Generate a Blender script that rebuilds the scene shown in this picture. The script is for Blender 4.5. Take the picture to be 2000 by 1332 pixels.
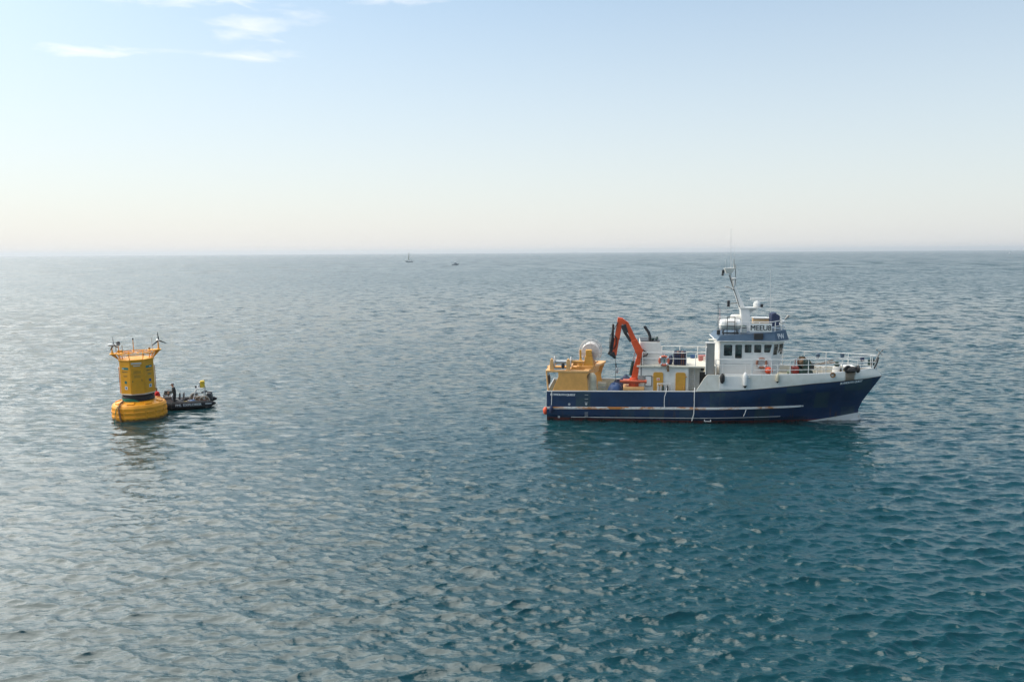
import bpy, math, random
import numpy as np
from mathutils import Vector, Matrix, Euler

scene = bpy.context.scene
for o in list(bpy.data.objects):
    bpy.data.objects.remove(o)
R = math.radians

# ------------------------------------------------------------------ camera
cam = bpy.data.cameras.new('camera')
cam.sensor_width = 36.0
cam.lens = 27.72
cam.clip_start = 0.5
cam.clip_end = 60000
camera = bpy.data.objects.new('camera', cam)
scene.collection.objects.link(camera)
camera.matrix_world = (Matrix.Translation((0, 0, 11.0)) @ Matrix.Rotation(R(90) - math.atan(173.0 / 1540.0), 4, 'X')
                       @ Matrix.Rotation(R(-0.34), 4, 'Z'))
scene.camera = camera

# ------------------------------------------------------------------ sky, sun, exposure
SKY_AIR, SKY_DUST, SKY_OZONE, SKY_STRENGTH = 1.0, 0.0, 1.2, 0.073
HAZE_EL, HAZE_MIX, AUR_P = 30.0, 0.97, 1.2
HAZE_FAR, HAZE_NEAR = (3.15, 3.3, 3.55), (4.9, 4.5, 4.2)
GLOW_SIG, GLOW_POW, GLOW = 32.0, 2.8, (8.5, 7.6, 5.9)
SKY_TINT = (0.79, 0.92, 0.86)
CLOUD_AMT, CLOUD_COL = 1.0, (6.4, 6.2, 6.1)
SUN_E, EXPOSURE = 1.8, 1.45
SEA_WIND, SEA_PEAK, SEA_MSS, SEA_FINE, SEA_CHOP = R(-84), 1.7, 0.095, 0.10, 1.1
SEA_BUMP, SEA_FAR, SEA_ROUGH = 0.7, 3.5, 0.10
SEA_COL = (0.003, 0.039, 0.047)
HAZE_DENSITY, HAZE_COL = 0.00015, (0.75, 0.78, 0.82, 1)
SUN_AZ, SUN_EL = R(-67), R(52)            # azimuth from +Y, clockwise seen from above
SUN_DIR = Vector((math.sin(SUN_AZ) * math.cos(SUN_EL), math.cos(SUN_AZ) * math.cos(SUN_EL), math.sin(SUN_EL)))
world = bpy.data.worlds.new('World')
scene.world = world
world.use_nodes = True
wn, wl = world.node_tree.nodes, world.node_tree.links
wn.clear()


def wnode(t, **kw):
    n = wn.new(t)
    for k, v in kw.items():
        setattr(n, k, v)
    return n


def wmath(op, a, b=None, clamp=False):
    n = wnode('ShaderNodeMath', operation=op, use_clamp=clamp)
    for i, v in enumerate((a, b)):
        if v is None:
            continue
        if isinstance(v, (int, float)):
            n.inputs[i].default_value = v
        else:
            wl.new(v, n.inputs[i])
    return n.outputs[0]


sky = wnode('ShaderNodeTexSky', sky_type='NISHITA')
sky.sun_disc = False
sky.sun_elevation = SUN_EL
sky.sun_rotation = SUN_AZ % (2 * math.pi)
sky.altitude = 0
sky.air_density = SKY_AIR
sky.dust_density = SKY_DUST
sky.ozone_density = SKY_OZONE
tc = wnode('ShaderNodeTexCoord')
sep = wnode('ShaderNodeSeparateXYZ')
wl.new(tc.outputs['Generated'], sep.inputs[0])
dx, dy, dz = sep.outputs
azim = wmath('ARCTAN2', dx, dy)
elev = wmath('ARCSINE', dz)
# thin high cirrus streaks: soft patches in azimuth / elevation broken up by stretched noise
comb = wnode('ShaderNodeCombineXYZ')
wl.new(azim, comb.inputs[0])
wl.new(elev, comb.inputs[1])
mp = wnode('ShaderNodeMapping')
mp.inputs['Rotation'].default_value = (0, 0, R(-3))
mp.inputs['Scale'].default_value = (19, 85, 1)
wl.new(comb.outputs[0], mp.inputs[0])
nz = wnode('ShaderNodeTexNoise')
nz.inputs['Scale'].default_value = 1.0
nz.inputs['Detail'].default_value = 9
nz.inputs['Roughness'].default_value = 0.58
nz.inputs['Distortion'].default_value = 0.5
wl.new(mp.outputs[0], nz.inputs['Vector'])
warp = wmath('MULTIPLY', wmath('SUBTRACT', nz.outputs['Fac'], 0.52), 3.0)
total = None
CLOUDS = [(-27.6, 12.4, 3.9, 0.40, 1.0), (-22.8, 12.85, 2.2, 0.18, 0.28), (-17.6, 12.9, 2.8, 0.46, 0.95),
          (-17.6, 14.6, 3.2, 1.0, 0.85), (-14.6, 15.6, 2.2, 0.7, 0.7), (-22.4, 16.1, 5.2, 0.8, 1.1), (-7.4, 16.95, 3.2, 0.42, 0.9)]
for az, el, wa, we, amp in CLOUDS:
    da = wmath('DIVIDE', wmath('SUBTRACT', azim, R(az)), R(wa))
    de = wmath('DIVIDE', wmath('SUBTRACT', wmath('SUBTRACT', elev, R(el)), wmath('MULTIPLY', wmath('SUBTRACT', azim, R(az)), 0.055)), R(we))
    d = wmath('SQRT', wmath('ADD', wmath('POWER', wmath('ABSOLUTE', da), 2), wmath('POWER', wmath('ABSOLUTE', de), 2)))
    v = wmath('SUBTRACT', 1.0, wmath('SUBTRACT', d, warp))
    v = wmath('MULTIPLY', wmath('MULTIPLY', v, 0.7, True), amp)
    total = v if total is None else wmath('MAXIMUM', total, v)
cl = wmath('MULTIPLY', total, CLOUD_AMT, True)
# pale sea haze low over the horizon
hz = wmath('POWER', wmath('SUBTRACT', 1.0, wmath('MULTIPLY', wmath('ABSOLUTE', elev), 1.0 / R(HAZE_EL)), True), 1.3)
# broad warm aureole of hazy air round the sun
dot = wnode('ShaderNodeVectorMath', operation='DOT_PRODUCT')
wl.new(tc.outputs['Generated'], dot.inputs[0])
hd = Vector((SUN_DIR.x, SUN_DIR.y, SUN_DIR.z))
dot.inputs[1].default_value = hd
aur = wmath('POWER', wmath('MULTIPLY', wmath('ADD', dot.outputs['Value'], 1.0), 0.5), AUR_P)


def wmix(fac, a, b):
    n = wnode('ShaderNodeMix', data_type='RGBA')
    wl.new(fac, n.inputs[0])
    for i, v in ((6, a), (7, b)):
        if isinstance(v, tuple):
            n.inputs[i].default_value = (*v, 1)
        else:
            wl.new(v, n.inputs[i])
    return n.outputs[2]


hzcol = wmix(aur, HAZE_FAR, HAZE_NEAR)
hzf = wmath('MULTIPLY', hz, HAZE_MIX, True)
tint = wnode('ShaderNodeVectorMath', operation='MULTIPLY')
wl.new(sky.outputs[0], tint.inputs[0])
tint.inputs[1].default_value = SKY_TINT
col = wmix(hzf, tint.outputs[0], hzcol)
ang = wmath('DIVIDE', wmath('ARCCOSINE', dot.outputs['Value']), R(GLOW_SIG))
glow = wmath('EXPONENT', wmath('MULTIPLY', wmath('POWER', ang, GLOW_POW), -1.0))   # bright veil of thin cloud round the sun
gl = wnode('ShaderNodeVectorMath', operation='SCALE')
gl.inputs[0].default_value = GLOW
wl.new(glow, gl.inputs['Scale'])
ga = wnode('ShaderNodeVectorMath', operation='ADD')
wl.new(col, ga.inputs[0])
wl.new(gl.outputs[0], ga.inputs[1])
col = ga.outputs[0]
col = wmix(wmath('MULTIPLY', cl, 0.66), col, CLOUD_COL)
bg = wnode('ShaderNodeBackground')
bg.inputs['Strength'].default_value = SKY_STRENGTH
wl.new(col, bg.inputs['Color'])
out = wnode('ShaderNodeOutputWorld')
wl.new(bg.outputs[0], out.inputs[0])

sun_data = bpy.data.lights.new('sun', 'SUN')
sun_data.energy = SUN_E
sun_data.angle = R(86)
sun_data.color = (1.0, 0.92, 0.80)
sun = bpy.data.objects.new('sun', sun_data)
sun.rotation_euler = SUN_DIR.to_track_quat('Z', 'Y').to_euler()
scene.collection.objects.link(sun)

scene.view_settings.view_transform = 'Standard'
scene.view_settings.look = 'None'
scene.view_settings.exposure = EXPOSURE
scene.view_settings.gamma = 1.0
scene.view_settings.use_curve_mapping = False
scene.render.engine = 'CYCLES'
scene.cycles.use_denoising = True
scene.cycles.max_bounces = 6
scene.cycles.diffuse_bounces = 2
scene.cycles.glossy_bounces = 3
scene.cycles.transmission_bounces = 3
scene.cycles.volume_bounces = 1
scene.cycles.caustics_reflective = False
scene.cycles.caustics_refractive = False
scene.cycles.sample_clamp_indirect = 4

# ------------------------------------------------------------------ materials
MATS = {}


def new_mat(name):
    m = bpy.data.materials.new(name)
    m.use_nodes = True
    nt = m.node_tree
    return m, nt.nodes, nt.links, nt.nodes['Principled BSDF']


class NT:
    """small helper round a material's node tree"""
    def __init__(self, name):
        self.m, self.n, self.l, self.b = new_mat(name)

    def node(self, t, **kw):
        n = self.n.new(t)
        for k, v in kw.items():
            if k.startswith('i_'):
                n.inputs[k[2:].replace('_', ' ')].default_value = v
            else:
                setattr(n, k, v)
        return n

    def put(self, v, sock):
        if isinstance(v, (int, float)):
            sock.default_value = v
        elif isinstance(v, tuple):
            sock.default_value = (*v, 1) if len(v) == 3 and sock.type == 'RGBA' else v
        else:
            self.l.new(v, sock)

    def math(self, op, a, b=None, clamp=False):
        n = self.node('ShaderNodeMath', operation=op, use_clamp=clamp)
        self.put(a, n.inputs[0])
        if b is not None:
            self.put(b, n.inputs[1])
        return n.outputs[0]

    def ramp(self, v, a, b):
        n = self.node('ShaderNodeMapRange', interpolation_type='SMOOTHSTEP')
        self.put(v, n.inputs[0])
        n.inputs[1].default_value = a
        n.inputs[2].default_value = b
        return n.outputs[0]

    def mix(self, f, a, b):
        n = self.node('ShaderNodeMix', data_type='RGBA')
        self.put(f, n.inputs[0])
        self.put(a, n.inputs[6])
        self.put(b, n.inputs[7])
        return n.outputs[2]

    def noise(self, scale, detail=4, rough=0.55, vec=None, stretch=None, out='Fac', rot=None):
        n = self.node('ShaderNodeTexNoise')
        n.inputs['Scale'].default_value = scale
        n.inputs['Detail'].default_value = detail
        n.inputs['Roughness'].default_value = rough
        if vec is None:
            vec = self.coord()
        if stretch is not None:
            mp = self.node('ShaderNodeMapping')
            mp.inputs['Scale'].default_value = stretch
            if rot:
                mp.inputs['Rotation'].default_value = (0, 0, rot)
            self.l.new(vec, mp.inputs[0])
            vec = mp.outputs[0]
        self.l.new(vec, n.inputs['Vector'])
        return n.outputs[out]

    def coord(self):
        if not hasattr(self, '_tc'):
            self._tc = self.node('ShaderNodeTexCoord').outputs['Object']
        return self._tc

    def xyz(self):
        if not hasattr(self, '_sep'):
            s = self.node('ShaderNodeSeparateXYZ')
            self.l.new(self.coord(), s.inputs[0])
            self._sep = s.outputs
        return self._sep


# ------------------------------------------------------------------ the sea: wave field from a wind-sea spectrum
def wave_field(L, N, seed, wind, lam_peak, lam_min, cuts, spread, mss, swell=None):
    """returns list of (h, dx, dy) grids, low-passed at each wavelength in cuts"""
    rng = np.random.default_rng(seed)
    k1 = np.fft.fftfreq(N, L / N) * 2 * np.pi
    kx, ky = np.meshgrid(k1, k1, indexing='ij')
    k = np.hypot(kx, ky)
    k[0, 0] = 1
    kp = 2 * np.pi / lam_peak
    S = np.exp(-1.25 * (kp / k) ** 2) * k ** -3.4
    c = (kx * math.cos(wind) + ky * math.sin(wind)) / k
    D = np.where(c > 0, np.abs(c) ** spread, 0.12 * np.abs(c) ** spread) + 0.02
    S = S * D * np.exp(-(k * lam_min / (2 * np.pi)) ** 2)
    S[0, 0] = 0
    S *= mss / (S * k ** 2).sum()
    a = np.sqrt(S / 2) * (rng.standard_normal((N, N)) + 1j * rng.standard_normal((N, N)))
    fields = []
    for cut in cuts:
        f = a * np.exp(-(k * cut / (2 * np.pi)) ** 4) if cut > 0 else a
        nn = N * N
        h = np.fft.ifft2(f).real * nn
        hx = np.fft.ifft2(1j * kx / k * f).real * nn
        hy = np.fft.ifft2(1j * ky / k * f).real * nn
        fields.append(np.stack([h, hx, hy], -1).astype(np.float32))
    return fields


def sample(grid, L, x, y):
    N = grid.shape[0]
    u = (x / L) * N
    v = (y / L) * N
    i = np.floor(u).astype(int)
    j = np.floor(v).astype(int)
    fu = (u - i)[..., None].astype(np.float32)
    fv = (v - j)[..., None].astype(np.float32)
    i0, j0, i1, j1 = i % N, j % N, (i + 1) % N, (j + 1) % N
    return (grid[i0, j0] * (1 - fu) + grid[i1, j0] * fu) * (1 - fv) + (grid[i0, j1] * (1 - fu) + grid[i1, j1] * fu) * fv


def build_sea():
    L, N = 118.0, 1024
    cuts = [0.0, 0.9, 1.8, 3.6, 7.2, 15.0]
    fields = wave_field(L, N, 11, SEA_WIND, SEA_PEAK, 0.34, cuts, 5.0, SEA_MSS)
    fine = wave_field(21.0, 512, 5, SEA_WIND + 0.25, 1.1, 0.17, [0.0], 4.5, SEA_FINE)[0]
    r = [2.0, 5.0, 9.0, 13.0]
    while r[-1] < 14500:
        q = r[-1]
        if q < 14.9:
            d = 0.4
        else:
            d = max(0.055, min(0.0000875 * q * q, 0.0054 * q if q < 300 else 1e9))
            d = min(d, 0.05 * q)
        r.append(q + d)
    r = np.array(r)
    th = np.concatenate([np.linspace(R(-48), R(48), 1160), np.linspace(R(48), R(312), 90)[1:-1]])
    nr, nt = len(r), len(th)
    rr, tt = np.meshgrid(r, th, indexing='ij')
    x, y = rr * np.sin(tt), rr * np.cos(tt)
    dr = np.gradient(r)[:, None] * np.ones((1, nt))
    dth = np.where(np.arange(nt) < 1160, R(96) / 1159, R(264) / 90)[None, :] * rr
    sp = np.maximum(dr, dth * 0.8)
    lod = np.clip(np.log2(np.maximum(sp * 2.6, 1e-3) / 0.45), 0, len(cuts) - 1)   # 0 = all waves
    w = 0.36
    xr, yr = x * math.cos(w) - y * math.sin(w), x * math.sin(w) + y * math.cos(w)
    disp = np.zeros((nr, nt, 3), np.float32)
    for li in range(len(cuts)):
        wgt = np.clip(1 - np.abs(lod - li), 0, 1)
        m = wgt > 0
        s = sample(fields[li], L, x[m], y[m])
        disp[m] += wgt[m][:, None] * s
    fw = np.clip((0.30 - sp) / 0.18, 0, 1)
    m = fw > 0
    disp[m] += fw[m][:, None] * sample(fine, 21.0, xr[m], yr[m])
    # patchiness: gusts and lulls a few tens of metres across
    fade = np.clip((9000 - rr) / 6000, 0, 1)[..., None]
    disp *= fade
    gust = 1 + 0.22 * np.sin(x / 13.7 + 1.3 * np.sin(y / 31.0)) * np.sin(y / 17.3 + 0.8) + 0.12 * np.sin(x / 41 - y / 57)
    disp *= gust[..., None]
    # the ship shelters a slick of calmer water on her near side
    co = np.empty((nr, nt, 3), np.float32)
    co[..., 0] = x - disp[..., 1] * -SEA_CHOP
    co[..., 1] = y - disp[..., 2] * -SEA_CHOP
    co[..., 2] = disp[..., 0]
    me = bpy.data.meshes.new('sea')
    nv = nr * nt
    me.vertices.add(nv)
    me.vertices.foreach_set('co', co.reshape(-1))
    i = np.arange(nr - 1)[:, None] * nt
    j = np.arange(nt)[None, :]
    j1 = (j + 1) % nt
    quads = np.stack([i + j, i + nt + j, i + nt + j1, i + j1], -1).reshape(-1, 4)[:, ::-1]
    nq = len(quads)
    me.loops.add(nq * 4 + nt)
    me.polygons.add(nq + 1)
    loops = np.concatenate([quads.reshape(-1), np.arange(nt)[::-1]]).astype(np.int32)
    me.loops.foreach_set('vertex_index', loops)
    starts = np.concatenate([np.arange(nq) * 4, [nq * 4]]).astype(np.int32)
    me.polygons.foreach_set('loop_start', starts)
    me.update(calc_edges=True)
    me.validate()
    me.shade_smooth()
    if me.polygons[100].normal.z < 0:
        me.flip_normals()
    o = bpy.data.objects.new('sea', me)
    o['kind'] = 'structure'
    o['label'] = 'choppy blue-green open sea reaching to the horizon'
    scene.collection.objects.link(o)
    t = NT('sea_water')
    pos = t.node('ShaderNodeNewGeometry').outputs['Position']
    ln = t.node('ShaderNodeVectorMath', operation='LENGTH')
    t.l.new(pos, ln.inputs[0])
    dist = ln.outputs['Value']
    # small ripples: coherent relief near, statistical slopes where they are finer than a pixel
    h1 = t.noise(2.4, 3, 0.6, pos, (0.5, 1.7, 1.0), rot=0.12)
    h2 = t.noise(8.0, 3, 0.6, pos, (0.55, 1.6, 1.0), rot=-0.2)
    patch = t.ramp(t.noise(0.045, 3, 0.55, pos, (0.7, 1.5, 1)), 0.3, 0.7)
    hh = t.math('ADD', t.math('MULTIPLY', h1, 0.055), t.math('MULTIPLY', h2, 0.026))
    bump = t.node('ShaderNodeBump')
    bump.inputs['Distance'].default_value = 1.0
    t.l.new(hh, bump.inputs['Height'])
    t.l.new(t.math('MULTIPLY', t.math('ADD', t.math('MULTIPLY', patch, 0.5), 0.75), SEA_BUMP), bump.inputs['Strength'])
    patch2 = t.noise(0.012, 4, 0.6, pos, (0.5, 1.6, 1))
    gust = t.math('ADD', t.math('MULTIPLY', patch2, 0.6), 0.7)

    def slopes(scale, stretch, rot, amp):
        c = t.noise(scale, 2, 0.55, pos, stretch, out='Color', rot=rot)
        sub = t.node('ShaderNodeVectorMath', operation='SUBTRACT')
        t.l.new(c, sub.inputs[0])
        sub.inputs[1].default_value = (0.5, 0.5, 0.5)
        mul = t.node('ShaderNodeVectorMath', operation='MULTIPLY')
        t.l.new(sub.outputs[0], mul.inputs[0])
        mul.inputs[1].default_value = (1.0, 1.0, 0.0)
        s = t.node('ShaderNodeVectorMath', operation='SCALE')
        t.l.new(mul.outputs[0], s.inputs[0])
        t.l.new(t.math('MULTIPLY', amp, gust), s.inputs['Scale'])
        return s.outputs[0]

    def vadd(a, b):
        n = t.node('ShaderNodeVectorMath', operation='ADD')
        t.l.new(a, n.inputs[0])
        t.l.new(b, n.inputs[1])
        return n.outputs[0]

    near_w = t.math('MULTIPLY', t.ramp(dist, 26.0, 66.0), 0.55 * SEA_FAR)
    mid_w = t.math('MULTIPLY', t.ramp(dist, 55.0, 150.0), 0.62 * SEA_FAR)
    far_w = t.math('MULTIPLY', t.ramp(dist, 250.0, 700.0), 0.60 * SEA_FAR)
    sl = vadd(vadd(slopes(1.9, (0.5, 1.15, 1.0), 0.08, near_w), slopes(0.55, (0.75, 0.62, 1.0), 0.1, mid_w)), slopes(0.09, (0.8, 0.35, 1.0), 0.05, far_w))
    add = t.node('ShaderNodeVectorMath', operation='ADD')
    t.l.new(bump.outputs[0], add.inputs[0])
    t.l.new(sl, add.inputs[1])
    nrm = t.node('ShaderNodeVectorMath', operation='NORMALIZE')
    t.l.new(add.outputs[0], nrm.inputs[0])
    t.l.new(nrm.outputs[0], t.b.inputs['Normal'])
    t.b.inputs['Base Color'].default_value = (*SEA_COL, 1)
    t.l.new(t.math('ADD', t.math('MULTIPLY', t.ramp(dist, 60.0, 320.0), 0.13), SEA_ROUGH), t.b.inputs['Roughness'])   # unresolved chop far off
    t.b.inputs['IOR'].default_value = 1.48
    me.materials.append(t.m)
    return o


build_sea()

# ------------------------------------------------------------------ modelling helpers
class MB:
    """collects shapes, then builds them as ONE mesh object"""
    def __init__(self):
        self.v, self.f, self.mi, self.cur = [], [], [], 0

    def add(self, verts, faces):
        b = len(self.v)
        self.v += [tuple(p) for p in verts]
        self.f += [tuple(i + b for i in f) for f in faces]
        self.mi += [self.cur] * len(faces)
        return self

    def slot(self, i):
        self.cur = i
        return self

    def box(self, c, s, rot=None, taper=1.0):
        x, y, z = s[0] / 2, s[1] / 2, s[2] / 2
        t = taper
        vs = [Vector(p) for p in ((-x, -y, -z), (x, -y, -z), (x, y, -z), (-x, y, -z), (-x * t, -y * t, z), (x * t, -y * t, z), (x * t, y * t, z), (-x * t, y * t, z))]
        if rot is not None:
            m = Euler(rot).to_matrix()
            vs = [m @ p for p in vs]
        c = Vector(c)
        return self.add([p + c for p in vs], [(0, 3, 2, 1), (4, 5, 6, 7), (0, 1, 5, 4), (1, 2, 6, 5), (2, 3, 7, 6), (3, 0, 4, 7)])

    def rings(self, rings, closed=False, caps=True):
        n = len(rings[0])
        vs = [p for r in rings for p in r]
        fs = []
        k = len(rings)
        for i in range(k if closed else k - 1):
            a, b = i * n, ((i + 1) % k) * n
            for j in range(n):
                fs.append((a + j, a + (j + 1) % n, b + (j + 1) % n, b + j))
        if caps and not closed:
            fs.append(tuple(range(n - 1, -1, -1)))
            fs.append(tuple((k - 1) * n + j for j in range(n)))
        return self.add(vs, fs)

    def tube(self, path, r, n=8, closed=False, caps=True):
        P = [Vector(p) for p in path]
        k = len(P)
        rr = r if isinstance(r, (list, tuple)) else [r] * k
        rings = []
        up = Vector((0, 0, 1))
        prev = None
        for i in range(k):
            if closed:
                d = P[(i + 1) % k] - P[i - 1]
            else:
                d = P[min(i + 1, k - 1)] - P[max(i - 1, 0)]
            d.normalize()
            if prev is None:
                a = up.cross(d)
                if a.length < 1e-3:
                    a = Vector((1, 0, 0)).cross(d)
            else:
                a = prev - d * prev.dot(d)
            a.normalize()
            prev = a
            b = d.cross(a)
            rings.append([P[i] + a * (rr[i] * math.cos(t)) + b * (rr[i] * math.sin(t)) for t in (2 * math.pi * j / n for j in range(n))])
        return self.rings(rings, closed, caps)

    def cyl(self, p0, p1, r0, r1=None, n=12):
        return self.tube([p0, p1], [r0, r0 if r1 is None else r1], n)

    def lathe(self, prof, c=(0, 0, 0), n=24, axis='Z', caps=True, start=0.0):
        c = Vector(c)
        m = {'Z': Matrix.Identity(3), 'Y': Matrix.Rotation(R(90), 3, 'X'), 'X': Matrix.Rotation(R(90), 3, 'Y')}[axis]
        rings = [[c + m @ Vector((r * math.cos(t), r * math.sin(t), z)) for t in (start + 2 * math.pi * j / n for j in range(n))] for r, z in prof]
        return self.rings(rings, False, caps)

    def ball(self, c, r, n=16, m=10, rot=None):
        r = r if isinstance(r, (tuple, list)) else (r, r, r)
        rings = []
        M = Euler(rot).to_matrix() if rot is not None else Matrix.Identity(3)
        for i in range(m + 1):
            a = -math.pi / 2 + math.pi * (0.02 + 0.96 * i / m)
            rings.append([Vector(c) + M @ Vector((r[0] * math.cos(a) * math.cos(t), r[1] * math.cos(a) * math.sin(t), r[2] * math.sin(a))) for t in (2 * math.pi * j / n for j in range(n))])
        return self.rings(rings)

    def torus(self, c, Rm, r, axis='Y', n=28, k=10, arc=(0, 2 * math.pi)):
        full = abs(arc[1] - arc[0] - 2 * math.pi) < 1e-6
        pts = []
        for i in range(n if full else n + 1):
            a = arc[0] + (arc[1] - arc[0]) * i / n
            p = {'Y': (Rm * math.cos(a), 0, Rm * math.sin(a)), 'X': (0, Rm * math.cos(a), Rm * math.sin(a)), 'Z': (Rm * math.cos(a), Rm * math.sin(a), 0)}[axis]
            pts.append(Vector(c) + Vector(p))
        return self.tube(pts, r, k, closed=full)

    def prism(self, poly, y0, y1, plane='XZ'):
        """closed outline in a plane, extruded between two offsets"""
        n = len(poly)
        put = {'XZ': lambda p, o: (p[0], o, p[1]), 'XY': lambda p, o: (p[0], p[1], o), 'YZ': lambda p, o: (o, p[0], p[1])}[plane]
        vs = [put(p, y0) for p in poly] + [put(p, y1) for p in poly]
        fs = [tuple(range(n)), tuple(range(2 * n - 1, n - 1, -1))]
        fs += [(i, i + n, (i + 1) % n + n, (i + 1) % n) for i in range(n)]
        return self.add(vs, fs)

    def loft(self, a, b):
        """two outlines of equal length (3-D points) joined, with caps"""
        return self.rings([[Vector(p) for p in a], [Vector(p) for p in b]])

    def mesh(self, name, mats, smooth=35):
        import bmesh
        me = bpy.data.meshes.new(name)
        me.from_pydata(self.v, [], self.f)
        bm = bmesh.new()
        bm.from_mesh(me)
        for fa, m in zip(bm.faces, self.mi):
            fa.material_index = m
        bmesh.ops.recalc_face_normals(bm, faces=bm.faces)
        bm.to_mesh(me)
        bm.free()
        for m in (mats if isinstance(mats, (list, tuple)) else [mats]):
            me.materials.append(MATS[m])
        if smooth:
            me.shade_smooth()
            me.set_sharp_from_angle(angle=R(smooth))
        return me

    def build(self, name, mats, parent=None, smooth=35, bevel=0, frame=None):
        o = bpy.data.objects.new(name, self.mesh(name, mats, smooth))
        scene.collection.objects.link(o)
        if parent is not None:
            o.parent = parent
        if frame is not None:
            o.matrix_world = frame
        if bevel:
            b = o.modifiers.new('edges', 'BEVEL')
            b.width = bevel
            b.segments = 2
            b.limit_method = 'ANGLE'
            b.angle_limit = R(40)
        return o


def tag(o, label, cat, group=None, kind=None):
    o['label'] = label
    o['category'] = cat
    if group:
        o['group'] = group
    if kind:
        o['kind'] = kind
    return o


def empty(name, M):
    o = bpy.data.objects.new(name, None)
    o.empty_display_size = 0.3
    scene.collection.objects.link(o)
    o.matrix_world = M
    return o


def dup(o, M=None, parent=None, name=None):
    """a copy of a thing with copies of its parts and sub-parts"""
    c = o.copy()
    if name:
        c.name = name
    scene.collection.objects.link(c)
    if parent is not None:
        c.parent = parent
    if M is not None:
        c.matrix_world = M
    for ch in o.children:
        d = dup(ch, None, c)
        d.matrix_parent_inverse = ch.matrix_parent_inverse.copy()
    return c


def T(*p):
    return Matrix.Translation(p)


def rz(deg):
    return Matrix.Rotation(R(deg), 4, 'Z')


def lettering(name, text, mat, height, parent, M, width=None, shear=0.0, depth=0.004, bold=0.0):
    cu = bpy.data.curves.new(name, 'FONT')
    cu.body = text
    cu.size = 1.0
    cu.extrude = depth
    cu.shear = shear
    cu.align_x = 'LEFT'
    tmp = bpy.data.objects.new('tmp', cu)
    scene.collection.objects.link(tmp)
    dg = bpy.context.evaluated_depsgraph_get()
    me = bpy.data.meshes.new_from_object(tmp.evaluated_get(dg))
    bpy.data.objects.remove(tmp)
    co = np.empty(len(me.vertices) * 3)
    me.vertices.foreach_get('co', co)
    co = co.reshape(-1, 3)
    co[:, :2] -= co[:, :2].min(0)
    s = height / co[:, 1].max()
    sx = s if width is None else width / co[:, 0].max()
    co[:, 0] *= sx
    co[:, 1] *= s
    me.vertices.foreach_set('co', co.reshape(-1))
    if bold:                                   # heavier strokes: the letter shapes once more, a hair to the side
        import bmesh
        bm = bmesh.new()
        bm.from_mesh(me)
        r_ = bmesh.ops.duplicate(bm, geom=bm.verts[:] + bm.edges[:] + bm.faces[:])
        for v in [g for g in r_['geom'] if isinstance(g, bmesh.types.BMVert)]:
            v.co.x += bold
            v.co.z += 0.0015
        bm.to_mesh(me)
        bm.free()
    me.materials.clear()
    me.materials.append(MATS[mat])
    o = bpy.data.objects.new(name, me)
    scene.collection.objects.link(o)
    if parent is not None:
        o.parent = parent
        o.matrix_basis = M
    else:
        o.matrix_world = M
    return o


def upright(x, y, z, face=-1):
    """basis for lettering that stands in the XZ plane and faces -Y (face=-1) or +Y (face=1)"""
    if face < 0:
        return Matrix(((1, 0, 0, x), (0, 0, -1, y), (0, 1, 0, z), (0, 0, 0, 1)))
    return Matrix(((-1, 0, 0, x), (0, 0, 1, y), (0, 1, 0, z), (0, 0, 0, 1)))


# ------------------------------------------------------------------ paints and stuffs
def paint(name, col, rough=0.5, var=0.12, metal=0.0, rust=0.0, bump=0.0, grime=0.0, scale=3.0):
    t = NT(name)
    n = t.noise(scale, 5, 0.6)
    f = t.math('SUBTRACT', n, 0.5)
    lo = tuple(c * (1 - var) for c in col)
    hi = tuple(min(1, c * (1 + var)) for c in col)
    c = t.mix(t.ramp(n, 0.32, 0.68), lo, hi)
    if grime:
        g = t.ramp(t.noise(2.2, 6, 0.7, stretch=(1, 1, 0.35)), 0.48, 0.78)
        c = t.mix(t.math('MULTIPLY', g, grime), c, tuple(v * 0.45 + 0.02 for v in col))
    if rust:
        r1 = t.ramp(t.noise(1.6, 6, 0.68, stretch=(1, 1, 0.28)), 0.60, 0.72)
        c = t.mix(t.math('MULTIPLY', r1, rust), c, (0.28, 0.10, 0.03))
    t.put(c, t.b.inputs['Base Color'])
    t.b.inputs['Metallic'].default_value = metal
    t.put(t.math('ADD', t.math('MULTIPLY', f, 0.25), rough, True), t.b.inputs['Roughness'])
    if bump:
        b = t.node('ShaderNodeBump')
        b.inputs['Strength'].default_value = bump
        b.inputs['Distance'].default_value = 0.02
        t.l.new(t.noise(scale * 6, 4, 0.6), b.inputs['Height'])
        t.l.new(b.outputs[0], t.b.inputs['Normal'])
    MATS[name] = t.m
    return t


paint('white_paint', (0.77, 0.74, 0.68), 0.42, 0.05, rust=0.35, grime=0.16)
paint('white_clean', (0.80, 0.785, 0.75), 0.4, 0.03, grime=0.06)
paint('cream_paint', (0.70, 0.66, 0.55), 0.5, 0.08, rust=0.4, grime=0.2)
paint('grey_paint', (0.30, 0.29, 0.27), 0.5, 0.06, grime=0.15)
paint('pale_grey', (0.50, 0.50, 0.49), 0.45, 0.06, grime=0.15)
paint('deck_green', (0.24, 0.30, 0.20), 0.7, 0.2, rust=0.3, grime=0.4)
paint('deck_tan', (0.48, 0.44, 0.32), 0.7, 0.15, rust=0.4, grime=0.3)
paint('roof_blue', (0.050, 0.092, 0.145), 0.5, 0.1, grime=0.2)
paint('navy_cover', (0.016, 0.028, 0.075), 0.75, 0.25, bump=0.6)
paint('tarp_blue', (0.022, 0.06, 0.16), 0.6, 0.25, bump=0.7)
paint('crane_orange', (0.70, 0.085, 0.018), 0.38, 0.1, grime=0.15, rust=0.12)
paint('crane_red', (0.55, 0.10, 0.04), 0.45, 0.12, grime=0.2, rust=0.3)
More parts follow.
